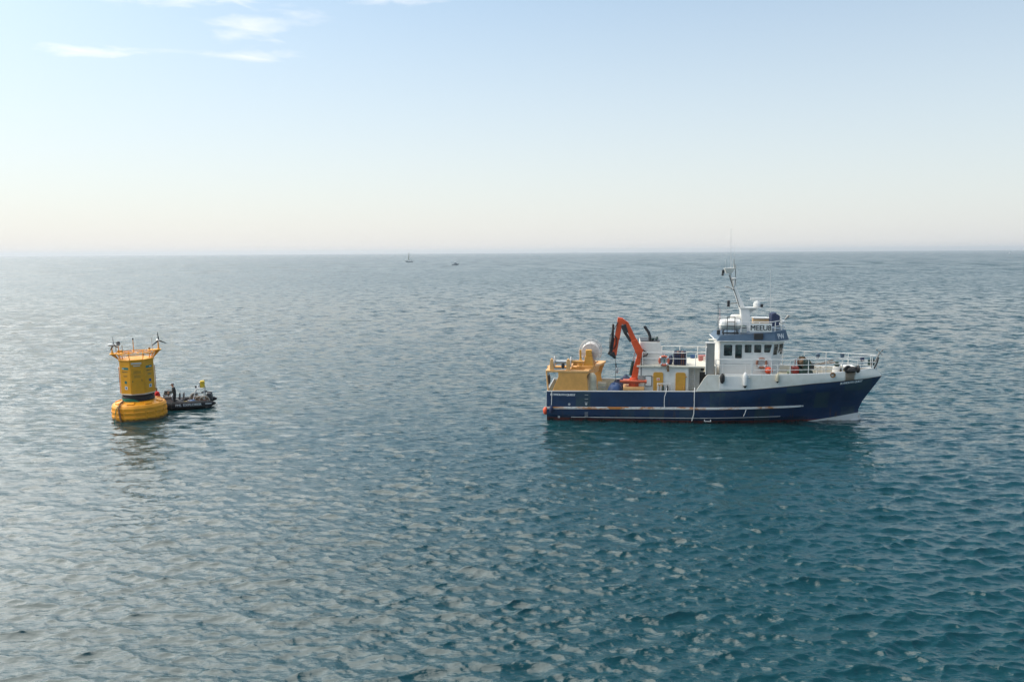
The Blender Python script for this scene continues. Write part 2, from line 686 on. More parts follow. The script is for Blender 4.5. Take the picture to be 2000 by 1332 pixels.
paint('gantry_yellow', (0.72, 0.36, 0.095), 0.5, 0.08, rust=0.45, grime=0.1)
paint('gantry_tan', (0.70, 0.39, 0.15), 0.55, 0.1, rust=0.5, grime=0.12)
paint('door_yellow', (0.62, 0.31, 0.04), 0.45, 0.07, grime=0.18)
paint('black_rubber', (0.014, 0.014, 0.015), 0.6, 0.3)
paint('black_steel', (0.03, 0.03, 0.032), 0.45, 0.25)
paint('dark_green', (0.02, 0.055, 0.045), 0.5, 0.3, grime=0.3)
paint('steel', (0.42, 0.42, 0.42), 0.35, 0.1, metal=0.8)
paint('galvanised', (0.45, 0.46, 0.46), 0.45, 0.1, metal=0.5)
paint('red_paint', (0.40, 0.045, 0.03), 0.5, 0.15, grime=0.2)
paint('faded_red', (0.36, 0.13, 0.12), 0.6, 0.1)
paint('orange_float', (0.80, 0.10, 0.035), 0.42, 0.08)
paint('ring_orange', (0.62, 0.14, 0.075), 0.6, 0.1)
paint('ring_faded', (0.34, 0.15, 0.095), 0.65, 0.12)
paint('reflective_white', (0.78, 0.78, 0.76), 0.5, 0.04)
paint('rope_white', (0.66, 0.66, 0.64), 0.8, 0.1)
paint('rope_brown', (0.25, 0.13, 0.05), 0.85, 0.2)
paint('rope_green', (0.02, 0.20, 0.12), 0.8, 0.2)
paint('net_dark', (0.022, 0.024, 0.05), 0.9, 0.5, bump=1.0)
paint('net_brown', (0.13, 0.065, 0.05), 0.9, 0.3, bump=1.0)
paint('net_pale', (0.66, 0.63, 0.60), 0.85, 0.08, bump=0.5)
paint('bag_cream', (0.60, 0.54, 0.40), 0.9, 0.15, bump=0.9, grime=0.2)
paint('wood_tan', (0.56, 0.36, 0.18), 0.6, 0.12)
paint('letter_white', (0.80, 0.80, 0.79), 0.5, 0.03)
paint('letter_black', (0.018, 0.018, 0.02), 0.5, 0.05)
paint('sign_blue', (0.03, 0.10, 0.25), 0.5, 0.05)
paint('buoy_yellow', (0.84, 0.36, 0.006), 0.5, 0.07, grime=0.14, rust=0.06)
paint('buoy_float', (0.90, 0.35, 0.006), 0.48, 0.07, grime=0.12, rust=0.10)
for nm, zw in (('buoy_float', 0.0), ('buoy_yellow', 0.0)):      # weed at the waterline, droppings and stains higher up
    m_ = MATS[nm]
    t = NT.__new__(NT)
    t.m, t.n, t.l, t.b = m_, m_.node_tree.nodes, m_.node_tree.links, m_.node_tree.nodes['Principled BSDF']
    src = t.b.inputs['Base Color'].links[0].from_socket
    X, Y, Z = t.xyz()
    edge = t.math('SUBTRACT', Z, t.math('MULTIPLY', t.noise(3.0, 5, 0.65), 0.34))
    c = t.mix(t.math('MULTIPLY', t.ramp(edge, 0.10, -0.04), 0.9), src, (0.05, 0.045, 0.012))
    drip = t.ramp(t.noise(3.4, 5, 0.6, stretch=(2.2, 2.2, 0.16)), 0.64, 0.74)
    c = t.mix(t.math('MULTIPLY', drip, 0.5), c, (0.62, 0.58, 0.48))
    rustr = t.ramp(t.noise(2.1, 6, 0.7, stretch=(2.0, 2.0, 0.2)), 0.66, 0.75)
    c = t.mix(t.math('MULTIPLY', rustr, 0.55), c, (0.30, 0.11, 0.02))
    t.put(c, t.b.inputs['Base Color'])
paint('mark_teal', (0.03, 0.20, 0.17), 0.5, 0.1)
paint('mark_blue', (0.03, 0.10, 0.22), 0.5, 0.1)
paint('mark_green', (0.02, 0.22, 0.14), 0.5, 0.1)
paint('mark_brown', (0.30, 0.16, 0.03), 0.6, 0.2)
paint('mark_pale', (0.70, 0.62, 0.50), 0.6, 0.08)
paint('rib_tube', (0.009, 0.010, 0.013), 0.75, 0.25)
paint('rib_grey', (0.42, 0.42, 0.42), 0.5, 0.08)
paint('seat_grey', (0.11, 0.11, 0.115), 0.6, 0.15)
paint('raft_yellow', (0.78, 0.55, 0.03), 0.5, 0.08)
paint('box_yellow', (0.60, 0.42, 0.05), 0.55, 0.12)
paint('reel_brown', (0.20, 0.12, 0.06), 0.8, 0.3, bump=0.7)
paint('jacket_red', (0.58, 0.015, 0.02), 0.75, 0.15)
paint('jacket_dark', (0.035, 0.042, 0.042), 0.85, 0.2)
paint('trousers_black', (0.014, 0.015, 0.018), 0.85, 0.2)
paint('skin', (0.45, 0.26, 0.18), 0.55, 0.06)
paint('cap_grey', (0.18, 0.18, 0.18), 0.8, 0.1)
paint('far_hull', (0.22, 0.25, 0.28), 0.6, 0.1)
paint('far_white', (0.75, 0.76, 0.77), 0.5, 0.03)
paint('far_grey', (0.24, 0.27, 0.29), 0.6, 0.1)
paint('sail_cream', (0.62, 0.60, 0.50), 0.8, 0.05)

t = NT('window_glass')
t.put(t.mix(t.ramp(t.noise(2.6, 3, 0.6), 0.45, 0.65), (0.006, 0.010, 0.010), (0.045, 0.075, 0.07)), t.b.inputs['Base Color'])
t.b.inputs['Roughness'].default_value = 0.04
t.b.inputs['Specular IOR Level'].default_value = 0.7
MATS['window_glass'] = t.m
t = NT('perspex')
t.b.inputs['Base Color'].default_value = (0.75, 0.78, 0.8, 1)
t.b.inputs['Roughness'].default_value = 0.08
t.b.inputs['Transmission Weight'].default_value = 0.85
t.b.inputs['IOR'].default_value = 1.15
MATS['perspex'] = t.m

# hull paint: navy topsides over red antifouling, white forefoot, repainted panels, rust runs from the strake
t = NT('hull_paint')
X, Y, Z = t.xyz()
n1 = t.noise(0.9, 5, 0.6)
navy = t.mix(t.ramp(n1, 0.3, 0.7), (0.006, 0.024, 0.070), (0.010, 0.037, 0.102))
# patches of older, greyer paint between frames (upright panels)
pan = t.node('ShaderNodeTexNoise')
pan.inputs['Scale'].default_value = 1.0
pan.inputs['Detail'].default_value = 1.5
cx = t.node('ShaderNodeCombineXYZ')
t.l.new(t.math('MULTIPLY', t.math('FLOOR', t.math('MULTIPLY', X, 1.05)), 0.77), cx.inputs[0])
t.l.new(t.math('MULTIPLY', t.math('FLOOR', t.math('MULTIPLY', t.math('SUBTRACT', Z, 0.9), 0.9)), 3.1), cx.inputs[2])
t.l.new(cx.outputs[0], pan.inputs['Vector'])
worn = t.math('MULTIPLY', t.ramp(pan.outputs['Fac'], 0.50, 0.60), t.ramp(n1, 0.25, 0.55))
c = t.mix(t.math('MULTIPLY', worn, 0.85), navy, (0.028, 0.062, 0.072))
streak = t.ramp(t.noise(2.2, 5, 0.65, stretch=(1.6, 1, 0.12)), 0.56, 0.72)
c = t.mix(t.math('MULTIPLY', t.math('MULTIPLY', streak, t.ramp(Z, 0.95, 0.6)), 0.8), c, (0.07, 0.036, 0.016))
c = t.mix(t.math('MULTIPLY', streak, 0.34), c, (0.045, 0.05, 0.05))
run = t.ramp(t.noise(3.1, 6, 0.7, stretch=(2.4, 1, 0.10)), 0.63, 0.72)
c = t.mix(t.math('MULTIPLY', run, 0.6), c, (0.16, 0.07, 0.03))
red = t.mix(t.ramp(t.noise(2.0, 4, 0.6), 0.35, 0.65), (0.10, 0.014, 0.012), (0.18, 0.03, 0.02))
wl_ = t.math('ADD', t.math('MULTIPLY', t.noise(1.3, 3, 0.6), 0.05), t.math('ADD', 0.13, t.math('MULTIPLY', t.math('SUBTRACT', 12.0, X), 0.004)))
c = t.mix(t.ramp(t.math('SUBTRACT', Z, wl_), 0.015, -0.015), c, red)
weed = t.math('MULTIPLY', t.ramp(t.math('SUBTRACT', Z, wl_), -0.03, -0.09), t.ramp(t.noise(3.0, 4, 0.6, stretch=(1, 1, 0.5)), 0.42, 0.6))
c = t.mix(weed, c, (0.012, 0.02, 0.014))
fore = t.math('SUBTRACT', t.math('MULTIPLY', t.math('SUBTRACT', X, 16.75), 0.125), Z)
wf = t.mix(t.ramp(t.noise(2.4, 5, 0.65), 0.55, 0.7), (0.66, 0.65, 0.61), (0.42, 0.30, 0.16))
c = t.mix(t.math('MULTIPLY', t.ramp(fore, -0.01, 0.01), t.ramp(X, 16.7, 16.8)), c, wf)
wet = t.math('MULTIPLY', t.ramp(t.math('SUBTRACT', Z, t.math('MULTIPLY', t.noise(1.8, 4, 0.6), 0.35)), 0.28, 0.08), t.math('MULTIPLY', t.ramp(X, 17.2, 16.4), 0.55))   # splash-wet plating
c = t.mix(wet, c, (0.006, 0.010, 0.014))
t.put(c, t.b.inputs['Base Color'])
t.put(t.math('SUBTRACT', t.math('ADD', t.math('MULTIPLY', worn, 0.2), 0.36), t.math('MULTIPLY', wet, 0.35)), t.b.inputs['Roughness'])
b = t.node('ShaderNodeBump')
b.inputs['Strength'].default_value = 0.25
b.inputs['Distance'].default_value = 0.05
t.l.new(t.noise(0.9, 3, 0.5), b.inputs['Height'])
t.l.new(b.outputs[0], t.b.inputs['Normal'])
MATS['hull_paint'] = t.m

# rubbing strake: white with orange rust lengths
t = NT('strake_paint')
X, Y, Z = t.xyz()
r_ = t.ramp(t.noise(1.0, 5, 0.7, stretch=(0.8, 1, 3)), 0.48, 0.60)
c = t.mix(r_, (0.66, 0.65, 0.62), (0.52, 0.20, 0.045))
c = t.mix(t.ramp(t.noise(4.0, 4, 0.6, stretch=(1, 1, 2)), 0.6, 0.75), c, (0.16, 0.08, 0.04))
t.put(c, t.b.inputs['Base Color'])
t.b.inputs['Roughness'].default_value = 0.6
MATS['strake_paint'] = t.m

# white bulwark with a rust-brown run under the fairlead
t = NT('bulwark_paint')
X, Y, Z = t.xyz()
c = t.mix(t.ramp(t.noise(2.0, 5, 0.6), 0.3, 0.7), (0.71, 0.68, 0.60), (0.80, 0.77, 0.70))
ru = t.ramp(t.noise(1.7, 6, 0.7, stretch=(1.5, 1, 0.22)), 0.62, 0.74)
c = t.mix(t.math('MULTIPLY', ru, 0.6), c, (0.50, 0.33, 0.15))
sx = t.math('ABSOLUTE', t.math('SUBTRACT', X, 19.35))
st = t.math('MULTIPLY', t.ramp(t.math('ADD', sx, t.math('MULTIPLY', t.math('SUBTRACT', t.noise(3.0, 4, 0.6), 0.5), 0.4)), 0.42, 0.28), 0.88)
c = t.mix(st, c, (0.17, 0.105, 0.05))
t.put(c, t.b.inputs['Base Color'])
t.b.inputs['Roughness'].default_value = 0.45
MATS['bulwark_paint'] = t.m

# ================================================================== the research vessel
SHIP_M = T(2.630, 53.733, 0) @ rz(-8.0)          # origin: stern centreline at the waterline, +X to the bow, -Y towards the viewer
ship = empty('research_vessel', SHIP_M)
tag(ship, 'navy and white research vessel with an orange crane and stern gantry', 'ship')


def interp(x, pts):
    return float(np.interp(x, [p[0] for p in pts], [p[1] for p in pts]))


STEM = [(-1.2, 20.1), (-0.4, 20.52), (0.0, 20.5), (0.25, 20.36), (0.44, 20.27), (0.66, 20.27), (1.2, 20.49), (1.89, 20.97), (2.78, 21.57), (2.88, 21.63), (3.1, 21.48), (3.4, 21.24)]
SHEER = [(0, 1.90), (4.4, 1.97), (9.6, 2.05), (12.1, 2.15), (14.6, 2.39), (16.8, 2.59), (19.1, 2.71), (20.5, 2.76), (21.7, 2.87)]
CAP = [(9.62, 2.08), (10.22, 3.17), (13, 3.20), (17.9, 3.23), (19.3, 3.27), (20.75, 3.35), (21.2, 3.37), (21.7, 3.37)]


def half_breadth(x, z, stem=None):
    s = interp(z, STEM) if stem is None else stem
    full = interp(z, [(-1, 7.5), (0, 8.8), (1.0, 10.0), (2.2, 11.8)])
    p = interp(z, [(-1, 1.5), (0, 1.55), (1.0, 1.8), (2.2, 2.3)])
    b = interp(z, [(-1.2, 2.2), (-0.2, 2.5), (0.6, 2.6), (3, 2.6)])
    u = min(1, max(0, (x - full) / (s - full)))
    return max(0.0, b * (1 - u ** p))


def hull_row(v, zlo, zhi, us, inset=0.0):
    row = []
    for u in us:
        x = u * 21.6
        for _ in range(6):
            z = zlo(x) + v * (zhi(x) - zlo(x))
            x = u * interp(z, STEM)
        row.append((x, max(0.0, half_breadth(x, z) - inset), z))
    return row


def sheet(mb, rows, side):
    n = len(rows[0])
    mb.add([(p[0], side * p[1], p[2]) for r in rows for p in r],
           [(i * n + j, i * n + j + 1, (i + 1) * n + j + 1, (i + 1) * n + j) for i in range(len(rows) - 1) for j in range(n - 1)])


us = [i / 12 * 0.45 for i in range(12)] + [0.45 + 0.55 * (1 - (1 - i / 44) ** 1.5) for i in range(45)]
sheer = lambda x: interp(x, SHEER)
mb = MB()
rows = [hull_row(v, lambda x: -1.1, sheer, us) for v in [i / 20 for i in range(21)]]
for s in (-1, 1):
    sheet(mb, rows, s)
n = len(rows)
mb.add([(0, -r[0][1], r[0][2]) for r in rows] + [(0, r[0][1], r[0][2]) for r in rows], [(i, i + 1, n + i + 1, n + i) for i in range(n - 1)])
hull = mb.build('hull', 'hull_paint', ship, smooth=40)
# inner face of the aft bulwark and its capping
mb = MB()
ua = [i / 40 * 10.0 / 21.2 for i in range(41)]
for s in (-1, 1):
    sheet(mb, [hull_row(v, lambda x: 1.0, sheer, ua, 0.09) for v in (0, 1)], s)
mb.add([(0.09, -2.5, 1.0), (0.09, 2.5, 1.0), (0.09, 2.5, 1.9), (0.09, -2.5, 1.9)], [(0, 1, 2, 3)])
mb.build('inner_bulwark', 'cream_paint', ship)
mb = MB()
for s in (-1, 1):
    mb.tube([(0.02, s * 2.56, 1.91), (4.4, s * 2.56, 1.98), (9.7, s * 2.56, 2.07)], 0.055, 6)
mb.tube([(0.03, -2.56, 1.91), (0.03, 2.56, 1.91)], 0.055, 6)
mb.build('capping_rail', 'pale_grey', ship)
# raised white bulwark round the foredeck
mb = MB()
ub = [9.62 / 21.2 + (1 - 9.62 / 21.2) * (1 - (1 - i / 56) ** 1.35) for i in range(57)]
cap = lambda x: interp(x, CAP)
sh2 = lambda x: interp(x, SHEER) + 0.004
outer = [hull_row(v, sh2, cap, ub) for v in (0, 0.2, 0.4, 0.6, 0.8, 1.0)]
inner = [hull_row(v, sh2, cap, ub, 0.10) for v in (1.0, 0.5, 0)]
for s in (-1, 1):
    sheet(mb, outer + inner, s)
bulwark = mb.build('bulwark', 'bulwark_paint', ship, smooth=50)
mb = MB()
for s in (-1, 1):
    row = hull_row(1.0, sh2, cap, ub[6:], 0.05)
    mb.tube([(p[0], s * p[1], p[2]) for p in row], 0.045, 6)
mb.build('bulwark_capping', 'white_clean', bulwark)
# black seam line between navy and white
mb = MB()
row = hull_row(0, sh2, cap, ub, -0.012)
for s in (-1, 1):
    mb.tube([(p[0], s * p[1], p[2]) for p in row], 0.022, 5)
mb.build('seam_line', 'black_steel', bulwark)
# rubbing strake and knuckle line, one welded length after another
for k in range(12):
    x0, x1 = 0.02 + k * 1.37, 0.02 + (k + 1) * 1.37 - 0.012
    xs = [x0 + (x1 - x0) * i / 4 for i in range(5)]
    mb = MB()
    for s in (-1,):
        ring = []
        for x in xs:
            zc = 0.815 + 0.0165 * x
            e = 1.0 if x < 16.0 else max(0.2, (16.6 - x) / 0.6)
            y0, y1 = half_breadth(x, zc - 0.075) - 0.03, half_breadth(x, zc) + 0.075
            ring.append([(x, s * y0, zc - 0.075), (x, s * y1, zc - 0.06 * e), (x, s * y1, zc + 0.06 * e), (x, s * y0, zc + 0.08)])
        mb.rings(ring)
    mb.build('rubbing_strake', 'strake_paint', ship, smooth=0)
mb = MB()
xs = [0.02 + 16.4 * i / 60 for i in range(61)]
mb.rings([[(x, half_breadth(x, 0.85) - 0.03, 0.74 + 0.0165 * x), (x, half_breadth(x, 0.85) + 0.075, 0.755 + 0.0165 * x), (x, half_breadth(x, 0.85) + 0.075, 0.875 + 0.0165 * x), (x, half_breadth(x, 0.85) - 0.03, 0.895 + 0.0165 * x)] for x in xs])
mb.build('port_strake', 'strake_paint', ship, smooth=0)
mb = MB()
mb.tube([(x, -half_breadth(x, 0.3 + 0.012 * x) - 0.006, 0.20 + 0.014 * x) for x in [1.6 + 13.4 * i / 50 for i in range(51)]], 0.02, 5)
mb.build('knuckle_line', 'pale_grey', hull)
# rounded forefoot bulb at the waterline
mb = MB()
mb.ball((19.6, 0, -0.32), (1.05, 0.42, 0.42), 20, 12)
mb.build('bulbous_bow', 'hull_paint', hull)
# freeing-port hinges and step irons on the shell plating
for z in (1.72, 1.45, 1.22, 0.55, 0.42, 0.30):
    MB().box((2.6, -2.62, z), (0.22, 0.05, 0.03)).build('step_iron', 'galvanised', hull)
for px, z in ((1.48, 1.08), (2.59, 1.12)):
    MB().lathe([(0.07, 0), (0.07, 0.03), (0.045, 0.03), (0.045, 0.0)], (px, -2.6, z), 12, 'Y').build('discharge_pipe', 'reflective_white', hull)
MB().lathe([(0.135, -0.01), (0.135, 0.03), (0.10, 0.03), (0.10, 0.0)], (14.00, -2.46, 2.66), 16, 'Y').slot(1).lathe([(0.1, -0.01), (0.1, 0.012)], (14.00, -2.46, 2.66), 16, 'Y').build('scupper', ['white_clean', 'black_rubber'], bulwark)
mb = MB()
mb.box((10.36, -2.53, 0.14), (0.44, 0.06, 0.03)).box((10.17, -2.53, 0.19), (0.04, 0.06, 0.12)).box((10.55, -2.53, 0.19), (0.04, 0.06, 0.12))
mb.build('transducer_mark', 'letter_white', hull)
# side door panel let into the bulwark
mb = MB()
x0, x1 = 11.03, 12.92
mb.box(((x0 + x1) / 2, -2.615, 2.68), (x1 - x0, 0.05, 0.86))
gate = mb.build('bulwark_gate', 'white_clean', bulwark, bevel=0.015)
for x in (x0 + 0.04, x1 - 0.04):
    MB().box((x, -2.64, 3.02), (0.10, 0.05, 0.10)).build('gate_hinge', 'cream_paint', bulwark)
# name at stern and bow, draught marks
lettering('name_lettering', 'PLYMOUTH QUEST', 'letter_white', 0.155, hull, upright(0.24, -2.606, 1.62), 1.62, bold=0.022)


def bow_text():
    x0, x1, z = 18.68, 20.25, 2.46
    xs = (x0, x1)
    y = [half_breadth(x, z + 0.1) + 0.03 for x in xs]
    yb = [half_breadth(x, z - 0.05) + 0.03 for x in xs]
    ex = Vector((x1 - x0, -(y[1] - y[0]), 0.10)).normalized()
    up = Vector((0.0, -(y[0] - yb[0]) / 0.15, 1)).normalized()
    nrm = ex.cross(up).normalized()
    up = nrm.cross(ex)
    M = Matrix.Identity(4)
    M.col[0][:3], M.col[1][:3], M.col[2][:3], M.col[3][:3] = ex, up, nrm, (x0, -y[0] - 0.01, z)
    return M


lettering('name_lettering', 'PLYMOUTH QUEST', 'letter_white', 0.16, hull, bow_text(), 1.72, shear=0.25, bold=0.02)
for dx_ in (0.0, 0.08):
    lettering('draught_mark', 'I', 'letter_white', 0.13, hull, upright(0.74 + dx_, -2.6, 0.16), 0.035)

# decks
mb = MB()
mb.prism([(0.05, -2.52), (10.3, -2.52), (10.3, 2.52), (0.05, 2.52)], 0.95, 1.05, 'XY')
mb.build('working_deck', 'deck_green', ship)
mb = MB()
pts = [(x, max(0.03, half_breadth(x, 2.55) - 0.12)) for x in [10.15 + 10.2 * i / 30 for i in range(31)]]
mb.prism([(x, -y) for x, y in pts] + [(x, y) for x, y in reversed(pts)], 2.62, 2.72, 'XY')
mb.build('foredeck', 'deck_tan', ship)
MB().box((10.2, 0, 1.85), (0.08, 5.0, 1.6)).build('break_bulkhead', 'white_paint', ship)

# ---------------------------------------------------------------- deckhouse under the boat deck
HX0, HX1 = 5.96, 9.17
BD = 3.57                      # boat deck level
mb = MB()
mb.box(((HX0 + HX1) / 2, 0, (1.05 + BD - 0.06) / 2), (HX1 - HX0, 3.8, BD - 0.06 - 1.05))
house = mb.build('deckhouse', 'white_paint', ship, bevel=0.03)
MB().box(((HX1 + 10.2) / 2, 0.35, (1.05 + BD - 0.06) / 2), (10.16 - HX1, 3.1, BD - 0.06 - 1.05)).build('alley_house', 'white_paint', ship)
mb = MB()
mb.box(((HX0 + 10.9) / 2 - 0.06, 0, BD), (10.9 - HX0 + 0.12, 4.0, 0.11))
bdeck = mb.build('boat_deck', 'cream_paint', ship, bevel=0.015)
for px0, px1 in ((1275.9, 1295.4), (1319.8, 1339.3)):
    xa, xb = 6.91 + (px0 - 1275.9) * 0.0325, 0
    xb = xa + 0.64
    mb = MB()
    zt = 3.19
    zb = 1.22
    pts = []
    for cx_, cz_, a0 in ((xb - 0.12, zt - 0.12, 0), (xa + 0.12, zt - 0.12, 90), (xa + 0.12, zb + 0.12, 180), (xb - 0.12, zb + 0.12, 270)):
        pts += [(cx_ + 0.12 * math.cos(R(a0 + a)), cz_ + 0.12 * math.sin(R(a0 + a))) for a in (0, 30, 60, 90)]
    mb.prism(pts, -1.9, -1.955)
    d = mb.build('door', 'door_yellow', house, bevel=0.012)
    for hz_ in (zt - 0.28, zb + 0.55):
        MB().box((xa + 0.02 if px0 < 1300 else xb, -1.965, hz_), (0.16, 0.04, 0.05)).build('hinge', 'door_yellow', house)
    MB().box((xb - 0.10, -1.97, (zt + zb) / 2), (0.05, 0.05, 0.22)).build('door_handle', 'gantry_yellow', house)
    if px0 < 1300:
        MB().box(((xa + xb) / 2, -1.96, zt - 0.46), (0.20, 0.012, 0.16)).slot(1).box(((xa + xb) / 2, -1.968, zt - 0.47), (0.15, 0.01, 0.08)).build('warning_notice', ['letter_white', 'crane_orange'], house)
x0, z0 = 6.38, 2.26
x1, z1 = 6.81, 2.94
mb = MB()
mb.box(((x0 + x1) / 2, -1.915, (z0 + z1) / 2), (x1 - x0, 0.03, z1 - z0))
mb.slot(1)
for a, b, c_, d_ in ((x0, x1, z0, z0), (x0, x1, z1, z1), (x0, x0, z0, z1), (x1, x1, z0, z1)):
    mb.tube([(a, -1.935, c_), (b, -1.935, d_)], 0.022, 4)
mb.build('notice_board', ['white_clean', 'black_steel'], house)
x0, z0 = 5.93, 2.66
x1, z1 = 6.29, 2.97
MB().box(((x0 + x1) / 2, -1.93, (z0 + z1) / 2), (x1 - x0, 0.10, z1 - z0)).build('junction_box', 'grey_paint', house, bevel=0.01)
# vertical ladder beside the house
lx0, lx1 = 9.25, 9.55
mb = MB()
for x in (lx0, lx1):
    mb.tube([(x, -1.75, 1.05), (x, -1.75, BD + 0.02)], 0.022, 6)
lad = mb.build('ladder', 'pale_grey', ship)
for k in range(8):
    MB().tube([(lx0, -1.75, 1.3 + k * 0.285), (lx1, -1.75, 1.3 + k * 0.285)], 0.018, 6).build('rung', 'pale_grey', lad)
# dark doorway and vent under the boat deck
x0, z0 = 9.93, 2.27
x1, z1 = 10.34, 3.13
MB().box(((x0 + x1) / 2 + 0.05, -1.21, (z0 + z1) / 2 - 0.3), (x1 - x0 + 0.1, 0.05, z1 - z0 + 0.6)).build('doorway', 'black_steel', ship, bevel=0.02)
MB().box((10.10, -1.24, 3.31), (0.22, 0.12, 0.13)).build('floodlight', 'black_steel', ship)

# ---------------------------------------------------------------- funnel casing and exhaust
a0 = 6.02
a1 = 7.65
t0 = 6.04
t1 = 7.36
zt = 5.10
mb = MB()
mb.loft([(a0, -1.5, BD + 0.05), (a1, -1.5, BD + 0.05), (a1, 1.2, BD + 0.05), (a0, 1.2, BD + 0.05)], [(t0, -1.4, zt), (t1, -1.4, zt), (t1, 1.1, zt), (t0, 1.1, zt)])
fun = mb.build('funnel_casing', 'white_paint', ship, bevel=0.03)
MB().box(((t0 + t1) / 2, -0.15, zt + 0.025), (t1 - t0 - 0.05, 2.4, 0.06)).build('casing_top', 'black_steel', fun)
ex = [(6.69, -0.9, zt), (6.70, -0.9, 5.42), (6.61, -0.9, 5.69), (6.31, -0.9, 6.10)]
mb = MB()
mb.tube(ex, [0.10, 0.10, 0.10, 0.085], 12)
mb.tube([(ex[0][0] + 0.02, -0.4, zt), (ex[1][0] + 0.02, -0.4, ex[1][2]), (ex[2][0], -0.4, ex[2][2]), (ex[3][0] + 0.1, -0.4, ex[3][2] - 0.05)], [0.07, 0.07, 0.07, 0.06], 10)
mb.build('exhaust_pipe', 'black_steel', fun)
mb = MB()
random.seed(4)
for k in range(7):
    mb.ball((6.99 + random.uniform(-0.18, 0.2), -0.8 + random.uniform(-0.2, 0.2), zt + 0.1 + random.uniform(0, 0.14)), (0.10, 0.09, 0.08), 8, 6)
mb.build('hose_coil', 'dark_green', fun)
for z in (BD + 0.35, BD + 0.75):
    MB().box(((a0 + a1) / 2, -1.5 + (z - BD) * 0.07 - 0.004, z), (a1 - a0 - 0.16, 0.02, 0.03)).build('panel_seam', 'pale_grey', fun)

# ---------------------------------------------------------------- rails on the boat deck
def railing(name, pts, levels, post_every, r=0.028, mat='white_clean', base=0.0, parent=None):
    """pts: path of the top rail (x, y, z); levels: drops below it; posts run down to the lowest drop"""
    mb = MB()
    for d in levels:
        mb.tube([(p[0], p[1], p[2] - d) for p in pts], r if d == 0 else r * 0.75, 6)
    o = mb.build(name, mat, ship if parent is None else parent)
    P = [Vector(p) for p in pts]
    L = [0]
    for i in range(1, len(P)):
        L.append(L[-1] + (P[i] - P[i - 1]).length)
    k = max(1, round(L[-1] / post_every))
    drop = max(levels) + base
    for j in range(k + 1):
        s = L[-1] * j / k
        i = max(1, next((q for q in range(1, len(L)) if L[q] >= s - 1e-6), len(L) - 1))
        f = (s - L[i - 1]) / max(1e-6, L[i] - L[i - 1])
        q = P[i - 1].lerp(P[i], f)
        MB().tube([(q.x, q.y, q.z - drop), (q.x, q.y, q.z)], r * 0.95, 6).build('post', mat, o)
    return o


RT = 4.47
railing('boat_deck_rail', [(6.20, -1.95, RT), (9.01, -1.95, RT)], (0, 0.38), 1.35, base=0.42)
railing('boat_deck_rail', [(6.40, 1.9, RT - 0.02), (11.29, 1.9, RT - 0.02)], (0, 0.38), 1.35, base=0.42)
hx0, hx1 = 9.59, 10.24
zt = 4.46
mb = MB()
mb.tube([(hx0, -1.95, BD), (hx0, -1.95, zt - 0.08), (hx0 + 0.08, -1.95, zt), (hx1, -1.95, zt), (hx1, -1.95, BD)], 0.028, 6)
mb.build('ladder_hoop', 'white_clean', ship)
x0, z0 = 9.58, 3.60
x1, z1 = 9.87, 3.88
MB().box(((x0 + x1) / 2, 1.85, (z0 + z1) / 2), (x1 - x0, 0.05, z1 - z0)).build('blue_sign', 'sign_blue', ship)
x0, z0 = 10.03, 3.34
x1, z1 = 10.51, 3.99
MB().box(((x0 + x1) / 2 + 0.1, 0.8, (z0 + z1) / 2), (x1 - x0 + 0.2, 0.5, z1 - z0)).build('deck_locker', 'faded_red', ship, bevel=0.02)
xm = (x0 + x1) / 2 + 0.1
mb = MB()
mb.tube([(xm, 0.5, z1 - 0.05), (xm, 0.5, z0 + 0.2)], 0.035, 8).tube([(xm - 0.14, 0.5, z0 + 0.28), (xm + 0.16, 0.5, z0 + 0.36)], 0.03, 8)
mb.build('fire_nozzle', 'white_clean', ship)

# tall grey vent trunk standing on the break of the bulwark
x0, z0 = 10.23, 3.14
x1, z1 = 10.75, 5.12
mb = MB()
mb.box(((x0 + x1) / 2, -1.95, (z0 + z1) / 2), (x1 - x0, 0.55, z1 - z0))
vent = mb.build('vent_trunk', 'grey_paint', ship, bevel=0.02)
MB().box(((x0 + x1) / 2, -1.95, z1 + 0.03), (x1 - x0 + 0.06, 0.62, 0.05)).build('trunk_cap', 'pale_grey', vent)
mb = MB()
mb.tube([(x0 - 0.03, -2.25, z0), (x0 - 0.03, -2.25, z1 - 0.3), (x0 + 0.02, -2.2, z1 - 0.2)], 0.03, 6)
mb.build('conduit', 'white_clean', vent)

# ---------------------------------------------------------------- wheelhouse
WZ0, WZ1 = 2.72, 5.30
wx0 = 11.12
wx1 = 14.46
wfx = 15.30
wfb = 14.91


def wh_outline(z, off=0.0):
    f = (z - WZ0) / (WZ1 - WZ0)
    fx = wfb + (wfx - wfb) * f
    sx = wx1 - 0.25 * (1 - f)
    return [(wx0 - off, -1.75 - off, z), (sx + off * 0.4, -1.75 - off, z), (fx + off, -0.95 - off * 0.4, z), (fx + off, 0.95 + off * 0.4, z), (sx + off * 0.4, 1.75 + off, z), (wx0 - off, 1.75 + off, z)]


mb = MB()
mb.loft(wh_outline(WZ0), wh_outline(WZ1))
wh = mb.build('wheelhouse', 'white_clean', ship, bevel=0.05)
zsl = 3.21
MB().box(((wx0 + wx1) / 2 - 0.3, -1.765, 3.77), (wx1 - wx0 - 0.7, 0.02, 0.03)).build('weld_seam', 'pale_grey', wh)


def rrect(cx, cz, w, h, r, skew=0.0):
    pts = []
    for sx, sz, a0 in ((1, 1, 0), (-1, 1, 90), (-1, -1, 180), (1, -1, 270)):
        for a in (0, 30, 60, 90):
            x = cx + sx * (w / 2 - r) + r * math.cos(R(a0 + a))
            z = cz + sz * (h / 2 - r) + r * math.sin(R(a0 + a))
            pts.append((x + (skew * (z - cz) / h * (1 if sx > 0 else 0)), z))
    return pts


